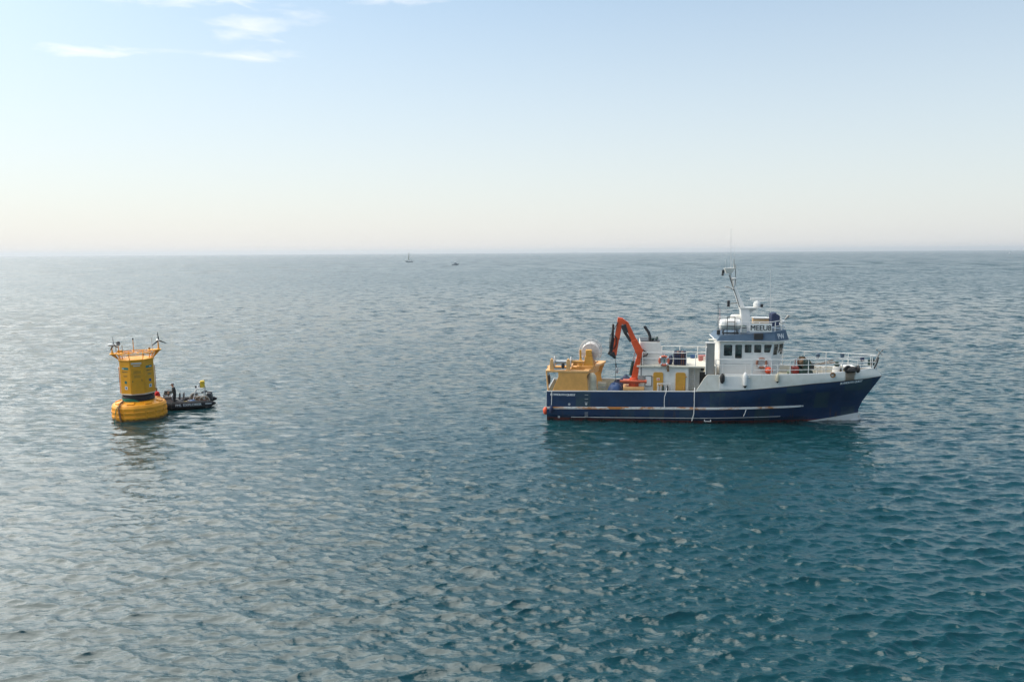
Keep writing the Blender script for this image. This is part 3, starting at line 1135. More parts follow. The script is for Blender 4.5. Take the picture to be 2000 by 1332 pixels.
def side_window(px0, py0, px1, py1, kind='window', skew=0.0, y=-1.75):
    (x0, z1), (x1, z0) = px0, px1
    w, h = x1 - x0, z1 - z0
    cx, cz = (x0 + x1) / 2, (z0 + z1) / 2
    o = MB().prism(rrect(cx, cz, w, h, 0.06, skew), y - 0.012, y + 0.03).build(kind, 'window_glass', wh)
    fr = MB()
    out_, in_ = rrect(cx, cz, w + 0.07, h + 0.07, 0.09, skew), rrect(cx, cz, w - 0.01, h - 0.01, 0.055, skew)
    m = len(out_)
    for yy in (y - 0.03, y):
        fr.v += [(p[0], yy, p[1]) for p in out_] + [(p[0], yy, p[1]) for p in in_]
    for i in range(m):
        j = (i + 1) % m
        fr.f += [(i, j, m + j, m + i), (2 * m + i, 3 * m + i, 3 * m + j, 2 * m + j), (i, 2 * m + i, 2 * m + j, j), (m + i, m + j, 3 * m + j, 3 * m + i)]
        fr.mi += [0] * 4
    fr.build('window_frame', 'white_clean', wh)
    return o


side_window((11.36, 5.02), 0, (11.90, 4.29), 0)
side_window((12.07, 5.03), 0, (12.51, 4.14), 0)
side_window((12.66, 5.04), 0, (13.10, 4.51), 0)
side_window((13.25, 5.04), 0, (13.71, 4.52), 0)
side_window((13.87, 5.05), 0, (14.30, 4.53), 0, skew=0.12)
# port side windows
for xa in (11.6, 12.35, 13.0, 13.6, 14.2):
    MB().prism(rrect(xa, 4.78, 0.42, 0.5, 0.06), 1.74, 1.765).build('window', 'window_glass', wh)


def face_quad(mb, a, b, c, d, u0, u1, v0, v1, off):
    a, b, c, d = (Vector(p) for p in (a, b, c, d))
    nrm = (b - a).cross(d - a).normalized()
    P = lambda u, v: (a.lerp(b, u)).lerp(d.lerp(c, u), v) + nrm * off
    ring = [P(u0, v0), P(u1, v0), P(u1, v1), P(u0, v1)]
    mb.loft([p - nrm * 0.03 for p in ring], ring)


lo, hi = wh_outline(WZ0), wh_outline(WZ1)
v0, v1 = 0.64, 0.90
for i, spans in ((1, ((0.10, 0.47), (0.55, 0.92))), (2, ((0.04, 0.34), (0.36, 0.64), (0.66, 0.96))), (3, ((0.08, 0.45), (0.53, 0.90)))):
    for u0, u1 in spans:
        mb = MB()
        face_quad(mb, lo[i], lo[i + 1], hi[i + 1], hi[i], u0, u1, v0, v1, 0.015)
        mb.build('window', 'window_glass', wh)
# blue sloping roof skirt
mb = MB()
zt_a, zt_f = 5.59, 5.93


def skirt(off, z, tilt):
    pts = wh_outline(WZ1, off)
    return [(p[0], p[1], z + tilt * (p[0] - wx0) / (wfx - wx0)) for p in pts]


mb.loft(skirt(0.24, WZ1 - 0.01, -0.0), skirt(0.02, zt_a, zt_f - zt_a))
roof = mb.build('wheelhouse_roof', 'roof_blue', ship, bevel=0.02)
MB().loft(skirt(0.28, WZ1 - 0.045, 0), skirt(0.28, WZ1 - 0.008, 0)).build('roof_edge', 'white_clean', roof)
MB().box((wx0 - 0.42, -1.5, WZ1 + 0.0), (0.5, 0.5, 0.06)).build('step_plate', 'cream_paint', roof)
x0, z0 = 13.20, 5.39
x1, z1 = 13.76, 5.78
MB().box(((x0 + x1) / 2, -1.88, (z0 + z1) / 2), (x1 - x0, 0.22, z1 - z0)).build('loudhailer_box', 'black_steel', roof, bevel=0.02)
# call-sign letters on the forward corner of the skirt
a, b_ = Vector(skirt(0.24, WZ1 - 0.01, 0)[1]), Vector(skirt(0.24, WZ1 - 0.01, 0)[2])
c_ = Vector(skirt(0.02, zt_a, zt_f - zt_a)[1])
exv = (b_ - a).normalized()
upv = (c_ - a) - exv * (c_ - a).dot(exv)
nv = exv.cross(upv).normalized()
upv = nv.cross(exv)
M = Matrix.Identity(4)
M.col[0][:3], M.col[1][:3], M.col[2][:3] = exv, upv, nv
M.col[3][:3] = a + exv * 0.32 + upv * 0.12 + nv * 0.015
lettering('call_sign_letters', 'PW', 'letter_white', 0.34, roof, M, 0.62)
# name board on the flybridge rail
x0, z0 = 12.93, 5.86
x1, z1 = 14.30, 6.42
MB().box(((x0 + x1) / 2, -1.86, (z0 + z1) / 2), (x1 - x0, 0.035, z1 - z0)).build('sign_board', 'white_clean', roof, bevel=0.01)
lettering('sign_letters', 'MEEU8', 'letter_black', 0.34, roof, upright(x0 + 0.06, -1.885, z0 + 0.10), x1 - x0 - 0.12, bold=0.012)
# flybridge rails and fittings
FR = 6.50
railing('flybridge_rail', [(12.41, -1.8, FR), (14.31, -1.8, FR), (wfx - 0.15, -0.9, FR + 0.05), (wfx - 0.15, 0.9, FR + 0.05), (wx1, 1.8, FR), (wx0 + 0.3, 1.8, FR)], (0, 0.32), 1.2, base=0.34)
x0, z0 = 13.47, 6.08
x1, z1 = 14.40, 6.58
MB().box(((x0 + x1) / 2, 0.3, (z0 + z1) / 2 - 0.1), (x1 - x0, 1.0, z1 - z0 + 0.2)).slot(1).box(((x0 + x1) / 2, 0.3, z1 + 0.02), (x1 - x0 + 0.06, 1.06, 0.04)).build('bridge_locker', ['wood_tan', 'white_clean'], roof, bevel=0.01)
mb = MB()
xa, xb = 14.39, 14.97
z0, z1 = 6.10, 7.03
mb.loft([(xa, -1.0, z0), (xb, -1.0, z0), (xb, 0.1, z0), (xa, 0.1, z0)], [(xa + 0.04, -0.9, z1 - 0.08), (xb - 0.25, -0.9, z1), (xb - 0.25, 0, z1), (xa + 0.04, 0, z1 - 0.08)])
mb.loft([(xb - 0.28, -0.95, z0 + 0.3), (xb + 0.0, -0.95, z0 + 0.3), (xb + 0.0, 0.05, z0 + 0.3), (xb - 0.28, 0.05, z0 + 0.3)], [(xb - 0.3, -0.9, z1 - 0.05), (xb - 0.02, -0.9, z1 - 0.18), (xb - 0.02, 0, z1 - 0.18), (xb - 0.3, 0, z1 - 0.05)])
mb.build('covered_console', 'navy_cover', roof, bevel=0.04)
mb = MB()
x, z = 15.08, 6.39
mb.tube([(x, -0.9, z - 0.5), (x, -0.9, z)], 0.05, 8).ball((x + 0.05, -0.9, z + 0.05), (0.16, 0.13, 0.13), 12, 8).tube([(x - 0.25, -0.9, z - 0.2), (x + 0.2, -0.9, z - 0.25)], 0.06, 8)
mb.build('searchlight', 'white_clean', roof)
mb = MB()
mb.tube([(15.27, -0.9, 6.59), (15.51, -0.9, 6.86)], [0.05, 0.09], 10)
mb.build('horn', 'grey_paint', roof)
x, z = 12.60, 5.95
MB().box((x, -1.6, z), (0.36, 0.3, 0.3)).slot(1).ball((x, -1.6, z + 0.2), (0.22, 0.18, 0.12), 12, 8).build('deck_vent', ['pale_grey', 'dark_green'], roof, bevel=0.02)

# ---------------------------------------------------------------- mast
zb0 = zt_a
mb = MB()
b0, b1 = 12.73, 13.29
m0, m1 = 12.55, 13.15
zm = 7.25
mb.loft([(b0, -0.28, zb0 - 0.1), (b1, -0.28, zb0 - 0.1), (b1, 0.28, zb0 - 0.1), (b0, 0.28, zb0 - 0.1)], [(m0, -0.28, zm), (m1, -0.28, zm), (m1, 0.28, zm), (m0, 0.28, zm)])
mast = mb.build('mast', 'white_clean', ship, bevel=0.03)
p0, p1 = 12.51, 13.86
MB().box(((p0 + p1) / 2, 0, zm + 0.03), (p1 - p0, 0.7, 0.07)).loft([(m1 - 0.05, -0.05, zm - 0.35), (m1, -0.05, zm - 0.35), (m1, 0.05, zm - 0.35), (m1 - 0.05, 0.05, zm - 0.35)], [(m1 - 0.05, -0.05, zm), (p1 - 0.1, -0.05, zm), (p1 - 0.1, 0.05, zm), (m1 - 0.05, 0.05, zm)]).build('mast_platform', 'white_clean', mast)
zp = zm + 0.07
q0, z_0 = 12.65, 7.35
q1, z_1 = 12.16, 8.58
q2, z_2 = 11.84, 9.44
mb = MB()
mb.loft([(q0 - 0.17, -0.16, zp), (q0 + 0.20, -0.16, zp), (q0 + 0.20, 0.16, zp), (q0 - 0.17, 0.16, zp)], [(q1 - 0.10, -0.10, z_1), (q1 + 0.13, -0.10, z_1), (q1 + 0.13, 0.10, z_1), (q1 - 0.10, 0.10, z_1)])
mb.tube([(q1, 0, z_1), (q2, 0, z_2 + 0.2)], [0.08, 0.06], 8)
mb.build('upper_mast', 'white_clean', mast, bevel=0.02)
mb = MB()
for y in (-0.3, 0.3):
    mb.tube([(q0 - 0.14, y * 0.6, zp), (q2 - 0.02, y * 0.4, z_2)], 0.02, 5)
mb.build('mast_stay', 'black_steel', mast)
x0, z0 = 11.48, 9.54
x1, z1 = 12.19, 9.88
mb = MB()
mb.loft([(x0 + 0.15, -0.2, z0), (x1 - 0.25, -0.2, z0), (x1 - 0.25, 0.2, z0), (x0 + 0.15, 0.2, z0)], [(x0, -0.3, z1), (x1, -0.3, z1), (x1, 0.3, z1), (x0, 0.3, z1)])
mb.build('masthead_platform', 'white_paint', mast)
x, z = 11.42, 9.65
MB().box((x - 0.03, -0.25, z), (0.16, 0.18, 0.26)).box((x - 0.06, -0.25, z - 0.2), (0.14, 0.16, 0.12)).build('masthead_floodlight', 'black_steel', mast, bevel=0.02)
mb = MB()
mb.tube([(12.12, 0, z1), (12.10, 0, 10.45)], 0.03, 6).tube([(12.25, 0.1, 8.83), (12.22, 0.1, 10.11)], 0.028, 6)
mb.tube([(12.16, 0, 8.57), (12.25, 0.1, 8.87)], 0.025, 6)
mb.build('light_pole', 'grey_paint', mast)
x, z = 12.13, 9.17
MB().lathe([(0.05, -0.45), (0.05, -0.05), (0.15, 0.0), (0.17, 0.04), (0.12, 0.09)], (x, -0.1, z), 14).build('dome_aerial', 'white_clean', mast)
x, z = 11.78, 8.61
MB().tube([(x + 0.35, -0.1, z - 0.16), (x + 0.1, -0.15, z - 0.02)], 0.03, 6).loft([(x - 0.25, -0.28, z + 0.03), (x + 0.15, -0.28, z - 0.06), (x + 0.15, 0.0, z - 0.06), (x - 0.25, 0.0, z + 0.03)], [(x - 0.15, -0.22, z + 0.10), (x + 0.12, -0.22, z + 0.02), (x + 0.12, -0.06, z + 0.02), (x - 0.15, -0.06, z + 0.10)]).build('mast_floodlight', 'grey_paint', mast)
x, z = 11.79, 7.56
mb = MB()
mb.box((x, -0.2, z), (0.17, 0.2, 0.42)).tube([(x, -0.2, z), (q0 - 0.1, 0, z + 0.03)], 0.03, 6)
mb.build('loudspeaker', 'black_steel', mast, bevel=0.015)
x, z = 13.64, 7.59
mb = MB()
mb.lathe([(0.22, -0.26), (0.24, -0.05), (0.19, 0.08), (0.09, 0.15), (0.07, 0.20)], (x, 0, z), 16)
mb.box((x + 0.03, 0, z + 0.255), (0.95, 0.14, 0.13))
mb.build('radar_scanner', 'white_clean', mast, bevel=0.02)
x, z = 13.95, 7.42
MB().box((x, 0, z), (0.15, 0.2, 0.22)).build('camera_box', 'black_steel', mast)
mb = MB()
mb.tube([(11.92, 0, z1), (11.86, 0, 12.51)], [0.016, 0.007], 5)
mb.build('whip_aerial', 'rope_white', mast)
mb = MB()
mb.tube([(12.10, 0.2, z1), (12.19, 0.2, 11.62)], [0.012, 0.006], 5)
mb.build('whip_aerial', 'rope_white', mast)
MB().tube([(11.53, -0.2, z1), (11.52, -0.2, 10.45)], 0.012, 5).build('whip_aerial', 'rope_white', mast)
MB().tube([(14.77, 1.2, zt_f), (14.64, 1.2, 9.71)], [0.016, 0.008], 5).build('whip_aerial', 'rope_white', roof)
MB().tube([(11.05, -1.2, zt_a - 0.1), (11.01, -1.2, 7.63)], [0.022, 0.014], 5).build('rod_aerial', 'black_steel', roof)
MB().tube([(11.25, -0.6, zt_a - 0.1), (11.20, -0.6, 7.29)], [0.02, 0.012], 5).build('rod_aerial', 'faded_red', roof)
mb = MB()
x, z = 11.03, 5.79
mb.box((x, -1.5, z), (0.2, 0.2, 0.3))
mb.build('stern_light', 'black_steel', roof, bevel=0.02)

# ---------------------------------------------------------------- liferaft and its cradle on the roof
x, z = 11.80, 6.27
r_ = 0.37
lr = empty('liferaft_canister', SHIP_M @ T(x, -1.2, z))
tag(lr, 'white barrel liferaft canister in black frame on the wheelhouse roof', 'liferaft')
mb = MB()
mb.lathe([(0.05, -0.66), (0.28, -0.65), (0.345, -0.58), (0.36, -0.3), (0.36, -0.03), (0.36, 0.03), (0.36, 0.3), (0.345, 0.58), (0.28, 0.65), (0.05, 0.66)], (0, 0, 0), 24, 'X')
mb.build('barrel', 'white_clean', lr)
MB().box((0, 0, -0.02), (1.36, 0.80, 0.035)).build('flange', 'white_paint', lr, bevel=0.01)
for bx in (-0.36, 0.36):
    MB().torus((bx, 0, 0), 0.372, 0.018, 'X', 24, 6).build('band', 'galvanised', lr)
mb = MB()
fx0, fx1 = x - 0.24, x + 0.24
for fx in (fx0, fx1):
    mb.tube([(fx, -1.62, z - 0.62), (fx, -1.62, z + 0.52)], 0.025, 6)
for zz in (z + 0.52, z + 0.22, z - 0.08):
    mb.tube([(fx0, -1.62, zz), (fx1, -1.62, zz)], 0.022, 6)
for dx_ in (-0.45, 0.45):
    mb.tube([(x + dx_, -1.55, z - 0.3), (x + dx_, -1.5, z - 0.62), (x + dx_, -0.9, z - 0.62), (x + dx_, -0.85, z - 0.3)], 0.03, 6)
mb.tube([(x - 0.5, -1.5, z - 0.52), (x + 0.5, -1.5, z - 0.52)], 0.05, 6)
mb.build('liferaft_cradle', 'black_steel', roof)
x2, z2 = 12.38, 6.58
lr2 = empty('liferaft_canister', SHIP_M @ T(x2, 0.1, z2 - 0.05))
tag(lr2, 'smaller white canister half hidden behind the barrel liferaft and the mast foot', 'liferaft')
MB().lathe([(0.05, -0.4), (0.24, -0.39), (0.29, -0.3), (0.29, 0.3), (0.24, 0.39), (0.05, 0.4)], (0, 0, 0), 20, 'X').build('barrel', 'white_paint', lr2)
MB().box((0, 0, -0.3), (0.7, 0.5, 0.25)).build('cradle', 'galvanised', lr2)

# ---------------------------------------------------------------- foredeck rails and fittings
def rail_path(side, zt, xs, inset=0.08):
    return [(x, side * max(0.02, half_breadth(x, 3.2) - inset), zt) for x in xs]


xs_ = [13.06 + 7.9 * i / 16 for i in range(17)]
RZ = 4.165
railing('foredeck_rail', rail_path(-1, RZ, xs_), (0, 0.36, 0.66), 1.15, base=0.27)
railing('foredeck_rail', rail_path(1, RZ + 0.05, xs_), (0, 0.40, 0.70), 1.3, base=0.27)
railing('side_deck_rail', [(10.81, -2.5, 4.15), (13.00, -2.5, 4.155)], (0, 0.34), 1.5, base=0.62)
xe = xs_[-1]
ye = max(0.02, half_breadth(xe, 3.2) - 0.08)
mb = MB()
mb.tube([(xe, -ye, RZ), (21.30, 0, RZ + 0.03), (xe, ye, RZ + 0.05)], 0.03, 6)
mb.tube([(xe, -ye, RZ - 0.4), (21.25, 0, RZ - 0.4), (xe, ye, RZ - 0.4)], 0.024, 6)
mb.tube([(21.28, 0, 3.3), (21.30, 0, RZ)], 0.035, 6)
pul = mb.build('bow_pulpit', 'white_clean', ship)
# stowed anchor standing at the stem head
mb = MB()
x, z = 21.43, 4.35
mb.tube([(x - 0.25, 0, z - 0.55), (x, 0, z + 0.05)], 0.045, 8)
mb.tube([(x - 0.20, 0, z + 0.26), (x + 0.17, 0, z - 0.12)], 0.028, 6).tube([(x - 0.12, 0.02, z - 0.1), (x + 0.19, 0.02, z + 0.24)], 0.026, 6)
mb.ball((x + 0.17, 0, z + 0.21), (0.07, 0.025, 0.05), 8, 6).ball((x - 0.18, 0, z + 0.24), (0.07, 0.025, 0.05), 8, 6)
mb.build('anchor', 'grey_paint', ship)
mb = MB()
mb.tube([(21.1, -0.08, 3.36), (21.28, -0.08, 3.75), (21.35, -0.08, 4.1)], 0.05, 8).tube([(21.0, 0.12, 3.36), (21.1, 0.12, 4.0)], 0.045, 8)
mb.build('anchor_davit', 'black_steel', ship)
# windlass
x0, x1 = 16.32, 17.19
zb = 2.72
zt = 4.06
xm = (x0 + x1) / 2
mb = MB()
mb.box((xm, 0, zb + 0.25), (x1 - x0 - 0.05, 1.5, 0.5))
wnd = mb.build('windlass', 'dark_green', ship, bevel=0.03)
for y in (-0.7, 0.7):
    MB().box((xm, y, zb + 0.8), (0.5, 0.14, 1.0), taper=0.75).build('side_cheek', 'dark_green', wnd, bevel=0.03)
MB().lathe([(0.33, -0.6), (0.33, -0.55), (0.25, -0.54), (0.25, 0.54), (0.33, 0.55), (0.33, 0.6)], (xm, 0, zb + 0.95), 20, 'Y').build('drum', 'reel_brown', wnd)
MB().lathe([(0.20, 0), (0.13, 0.08), (0.13, 0.22), (0.20, 0.3)], (xm, -0.78, zb + 1.0), 14, 'Y').build('warping_head', 'dark_green', wnd)
MB().box((x1 - 0.02, -0.1, zb + 0.75), (0.3, 0.5, 0.4)).build('motor_box', 'black_steel', wnd, bevel=0.02)
mb = MB()
mb.box((x0 - 0.18, -0.2, zb + 0.5), (0.4, 0.6, 0.42)).tube([(x0 - 0.2, -0.3, zb + 0.5), (x0 - 0.2, -0.3, zb + 1.25)], 0.03, 6).tube([(x0 - 0.02, -0.3, zb + 0.5), (x0 - 0.05, -0.3, zb + 1.3)], 0.025, 6)
mb.build('control_stand', 'red_paint', ship, bevel=0.03)
mb = MB()
x = 18.86
mb.lathe([(0.33, 0), (0.32, 0.1), (0.24, 0.62), (0.22, 0.72)], (x, 0.2, 2.72), 18)
mv = mb.build('mushroom_vent', 'white_clean', ship)
MB().lathe([(0.10, 0.7), (0.16, 0.76), (0.18, 0.86), (0.10, 0.92), (0.13, 1.0), (0.05, 1.04)], (x, 0.2, 2.72), 14).build('vent_cap', 'dark_green', mv)
# mooring bitts and a boxed hatch in the bow
for x, y in ((18.0, 0.9), (19.7, 0.45), (20.2, -0.1)):
    mb = MB()
    mb.box((x, y, 2.75), (0.62, 0.28, 0.06))
    for d in (-0.18, 0.18):
        mb.lathe([(0.08, 0), (0.08, 0.42), (0.11, 0.44), (0.11, 0.5), (0.05, 0.52)], (x + d, y, 2.76), 12)
    mb.build('mooring_bitts', 'white_paint', ship)
MB().box((19.55, 0.15, 3.1), (0.7, 0.9, 0.7)).slot(1).box((19.55, 0.15, 3.47), (0.74, 0.94, 0.05)).build('chain_locker_hatch', ['cream_paint', 'white_clean'], ship, bevel=0.015)
for x, zz in ((19.68, 3.25), (19.68, 3.0)):
    MB().box((x, -0.31, zz), (0.26, 0.03, 0.14)).build('hatch_dog', 'navy_cover', ship)
MB().box((16.4, 0.5, 2.85), (1.0, 1.2, 0.25)).build('foredeck_hatch', 'deck_green', ship, bevel=0.03)
MB().lathe([(0.17, -0.05), (0.17, 0.05), (0.10, 0.05), (0.10, -0.05)], (18.17, -1.62, 3.13), 18, 'Y', caps=False).build('fairlead', 'rope_brown', bulwark)

# ---------------------------------------------------------------- stern gantry
GT = 3.23                          # top platform level
mb = MB()
mb.prism([(0.36, 1.93), (2.71, 1.98), (2.62, 2.89), (2.74, 3.23), (0.73, 3.20), (0.76, 2.90), (0.56, 2.42)], -2.5, -2.2)
gan = MB().box((1.22, 0, GT - 0.06), (2.73 - -0.09, 0.5, 0.12)).build('stern_gantry', 'gantry_yellow', ship, bevel=0.02)
mb.build('leg', 'gantry_yellow', gan, bevel=0.02)
base = [(0.36, 1.93), (2.71, 1.98), (2.62, 2.89), (2.74, 3.23), (0.73, 3.20), (0.76, 2.90), (0.56, 2.42)]
x_r = 2.74
zq = 1.1
far = [(0.95, zq), (x_r + 0.95, zq), (x_r + 0.66, 2.3), (x_r + 0.9, GT - 0.1), (1.0, GT - 0.1), (0.9, 2.6)]
MB().prism(far, 2.15, 2.45).build('leg', 'gantry_yellow', gan, bevel=0.02)
xa_, xb_ = -0.08, x_r + 0.02
mb = MB()
for y in (-2.32, 2.32):
    mb.box(((xa_ + xb_) / 2, y, GT), (xb_ - xa_, 0.40, 0.13))
mb.prism([(xb_ - 0.36, -2.12), (xb_, -2.12), (xb_ + 0.95, 2.12), (xb_ + 0.55, 2.12)], GT - 0.07, GT + 0.07, 'XY').box((xb_ + 0.3, 2.32, GT - 0.003), (1.35, 0.38, 0.124)).box((xa_ + 0.2, 0, GT), (0.36, 4.4, 0.14)).box((xa_ + 1.45, 0, GT), (0.3, 4.4, 0.14))
mb.build('platform', 'gantry_tan', gan, bevel=0.015)
# curved inner web plate of the far leg
mb = MB()
web = [(x_r - 0.35, 1.2), (x_r + 0.98, 1.2), (x_r + 0.78, 1.8), (x_r + 0.68, 2.3), (x_r + 0.74, 2.75), (x_r + 0.93, GT - 0.08), (x_r - 1.0, GT - 0.08), (x_r - 0.8, 2.2)]
mb.prism(web, 1.55, 1.62)
mb.build('web_plate', 'gantry_yellow', gan)
MB().prism([(xb_ - 0.32, -2.1), (xb_ - 0.22, -2.1), (xb_ + 0.68, 2.1), (xb_ + 0.58, 2.1)], GT - 0.5, GT - 0.07, 'XY').build('cross_beam', 'gantry_tan', gan)
# net roller across the stern edge of the platform: two cheeks, discs and shaft
c0, c1 = 0.31, 1.39
zr = 3.83
for c_ in (c0, c1):
    MB().prism([(c_ - 0.14, GT + 0.05), (c_ + 0.14, GT + 0.05), (c_ + 0.10, zr + 0.1), (c_ + 0.04, zr + 0.22), (c_ - 0.06, zr + 0.22), (c_ - 0.11, zr + 0.1)], -2.45, -2.15).build('bearing_cheek', 'gantry_tan', gan, bevel=0.02)
    MB().lathe([(0.34, -0.025), (0.36, 0), (0.34, 0.025)], (c_ + 0.17, -2.2, zr), 24, 'X').build('roller_flange', 'net_pale', gan)
MB().lathe([(0.12, 0.0), (0.12, c1 - c0)], (c0, -2.25, zr), 14, 'X').build('roller', 'galvanised', gan)
MB().lathe([(0.10, 0), (0.10, 0.95)], (c1, -2.1, zr), 12, 'X').build('drive_shaft', 'gantry_yellow', gan)
MB().ball((c1 - 0.35, -2.25, zr - 0.25), (0.12, 0.1, 0.2), 10, 8).build('shackle_block', 'black_steel', gan)
# winch housing and pillar
x0, x1 = 2.31, 3.02
zt = 4.52
xm = (x0 + x1) / 2
mb = MB()
mb.loft([(x0, -1.5, GT + 0.05), (x1, -1.5, GT + 0.05), (x1, -0.9, GT + 0.05), (x0, -0.9, GT + 0.05)], [(x0 + 0.14, -1.45, zt - 0.42), (x1 - 0.1, -1.45, zt - 0.42), (x1 - 0.1, -0.95, zt - 0.42), (x0 + 0.14, -0.95, zt - 0.42)])
mb.box((xm + 0.02, -1.2, zt - 0.21), (0.40, 0.5, 0.42))
mb.build('winch_housing', 'door_yellow', gan, bevel=0.025)
xp = 2.15
MB().box((xp, -1.5, GT + 0.35), (0.2, 0.2, 0.7)).box((xp, -1.5, GT + 0.95), (0.13, 0.13, 0.75)).build('pillar', 'door_yellow', gan, bevel=0.02)
MB().box((xp + 0.3, -1.5, GT + 0.15), (1.1, 0.3, 0.22)).build('winch_bed', 'gantry_yellow', gan, bevel=0.02)
# big net drum: pale wound net between thin rimmed flanges
xd, zd = 2.75, 4.27
mb = MB()
mb.lathe([(0.25, -0.62), (0.58, -0.60), (0.60, -0.3), (0.60, 0.3), (0.58, 0.60), (0.25, 0.62)], (xd, 0.1, zd), 32, 'Y')
nd = mb.build('net_drum', 'net_pale', ship)
for y in (-0.58, 0.78):
    mb = MB()
    mb.torus((xd, y, zd), 0.76, 0.022, 'Y', 40, 6)
    for k in range(12):
        a_ = k * math.pi / 6
        mb.tube([(xd, y, zd), (xd + 0.76 * math.cos(a_), y, zd + 0.76 * math.sin(a_))], 0.015, 5)
    mb.torus((xd, y, zd), 0.66, 0.012, 'Y', 40, 5)
    mb.build('flange', 'net_pale', nd)
for y in (-0.66, 0.86):
    MB().prism([(xd - 0.35, GT + 0.05), (xd + 0.35, GT + 0.05), (xd + 0.08, zd + 0.1), (xd - 0.08, zd + 0.1)], y - 0.04, y + 0.04).build('drum_stand', 'gantry_yellow', nd)
# stern post with hanging sheave
mb = MB()
xs0 = -0.04
mb.tube([(xs0, -2.3, GT - 0.1), (xs0 + 0.05, -2.35, 2.6), (xs0 + 0.12, -2.4, 1.9)], 0.055, 8)
mb.build('stern_post', 'gantry_tan', gan)
MB().ball((xs0 + 0.15, -2.25, 2.66), (0.11, 0.07, 0.34), 14, 10).tube([(xs0 + 0.12, -2.25, GT - 0.1), (xs0 + 0.14, -2.25, 2.86)], 0.02, 5).build('hanging_block', 'black_steel', gan)

# ---------------------------------------------------------------- knuckle-boom crane
CY = -1.75
def cpt(p):
    return Vector((p[0], CY, p[1]))


def beam(mb, a, b, w0, w1, d0=0.3, d1=0.3):
    """tapered box beam between two points in the crane's plane; w in plane, d across"""
    a, b = cpt(a), cpt(b)
    d = (b - a).normalized()
    nrm = Vector((-d.z, 0, d.x))
    s = Vector((0, 1, 0))
    ra = [a + nrm * (w0 / 2) - s * (d0 / 2), a + nrm * (w0 / 2) + s * (d0 / 2), a - nrm * (w0 / 2) + s * (d0 / 2), a - nrm * (w0 / 2) - s * (d0 / 2)]
    rb = [b + nrm * (w1 / 2) - s * (d1 / 2), b + nrm * (w1 / 2) + s * (d1 / 2), b - nrm * (w1 / 2) + s * (d1 / 2), b - nrm * (w1 / 2) - s * (d1 / 2)]
    mb.loft(ra, rb)


x0, x1 = 4.97, 6.33
xc = (x0 + x1) / 2
zc = 2.14
mb = MB()
mb.box((xc, CY, zc), (x1 - x0, 1.25, 0.2))
crane = mb.build('crane', 'gantry_tan', ship, bevel=0.02)
MB().lathe([(0.42, 1.05 - zc), (0.36, -0.1)], (xc, CY, zc), 18).build('pedestal', 'grey_paint', crane)
xq0, xq1 = 4.76, 6.48
zq = 2.60
MB().lathe([(0.085, 0), (0.085, xq1 - xq0 - 0.1), (0.12, xq1 - xq0 - 0.1), (0.12, xq1 - xq0)], (xq0, CY - 0.45, zq), 12, 'X').box(((xq0 + xq1) / 2 - 0.1, CY, zq - 0.05), (1.1, 0.8, 0.16)).build('slewing_ram', 'crane_red', crane)
mb = MB()
mb.lathe([(0.34, zc), (0.34, zq - 0.1), (0.26, zq + 0.2)], (5.67, CY, 0), 16)
beam(mb, (5.65, 2.49), (5.82, 3.48), 0.42, 0.36)
beam(mb, (5.80, 3.38), (5.99, 4.26), 0.38, 0.27)
mb.build('column', 'crane_orange', crane, bevel=0.025)
mb = MB()
beam(mb, (6.01, 4.12), (5.99, 4.66), 0.26, 0.50, 0.34, 0.36)
beam(mb, (6.02, 4.46), (5.63, 5.27), 0.50, 0.42, 0.36, 0.32)
beam(mb, (5.67, 5.20), (5.11, 6.40), 0.34, 0.30, 0.28, 0.28)
beam(mb, (5.18, 6.27), (4.74, 6.62), 0.34, 0.26, 0.28, 0.28)
mb.build('main_boom', 'crane_orange', crane, bevel=0.02)
mb = MB()
beam(mb, (4.76, 6.72), (4.54, 5.32), 0.34, 0.34, 0.24, 0.24)
beam(mb, (4.54, 5.39), (4.38, 4.24), 0.30, 0.28, 0.2, 0.2)
mb.build('jib', 'crane_orange', crane, bevel=0.02)
mb = MB()
beam(mb, (4.20, 4.41), (4.45, 4.04), 0.38, 0.14, 0.30, 0.2)
beam(mb, (3.98, 4.44), (4.38, 4.20), 0.22, 0.26, 0.26, 0.24)
mb.build('jib_head', 'black_steel', crane, bevel=0.015)
mb = MB()
mb.tube([cpt((4.29, 6.30)), cpt((4.24, 5.39)), cpt((4.11, 4.44))], [0.075, 0.10, 0.10], 10)
mb.tube([cpt((4.40, 5.39)), cpt((4.23, 4.44))], 0.07, 8)
mb.build('extension_ram', 'black_steel', crane)
mb = MB()
for dy, off in ((-0.16, 0), (-0.12, 3)):
    mb.tube([Vector((p[0], CY + dy, p[1])) for p in ((4.59, 6.44), (4.37, 6.00), (4.10, 5.56), (4.06, 4.71))], 0.025, 6)
    mb.tube([Vector((p[0] + off * 0.02, CY + dy, p[1])) for p in ((4.34, 5.56), (4.47, 5.39), (4.46, 4.98), (4.28, 4.64))], 0.022, 6)
for dy in (-0.15, 0.0, 0.15):
    mb.tube([Vector((p[0], CY + dy, p[1])) for p in ((6.15, 4.67), (6.40, 4.50), (6.55, 4.40), (6.47, 4.25), (6.21, 4.19), (6.13, 3.99), (6.12, 3.04), (6.13, 2.57))], 0.028, 6)
mb.build('hydraulic_hose', 'black_rubber', crane)
mb = MB()
beam(mb, (4.93, 6.27), (5.13, 5.73), 0.36, 0.30, 0.36, 0.36)
beam(mb, (5.07, 5.73), (5.45, 5.16), 0.19, 0.17, 0.2, 0.2)
mb.build('knuckle_ram', 'black_steel', crane, bevel=0.03)
mb = MB()
mb.tube([cpt((5.43, 2.93)), cpt((5.60, 3.88))], 0.10, 10)
mb.build('lift_ram', 'dark_green', crane)
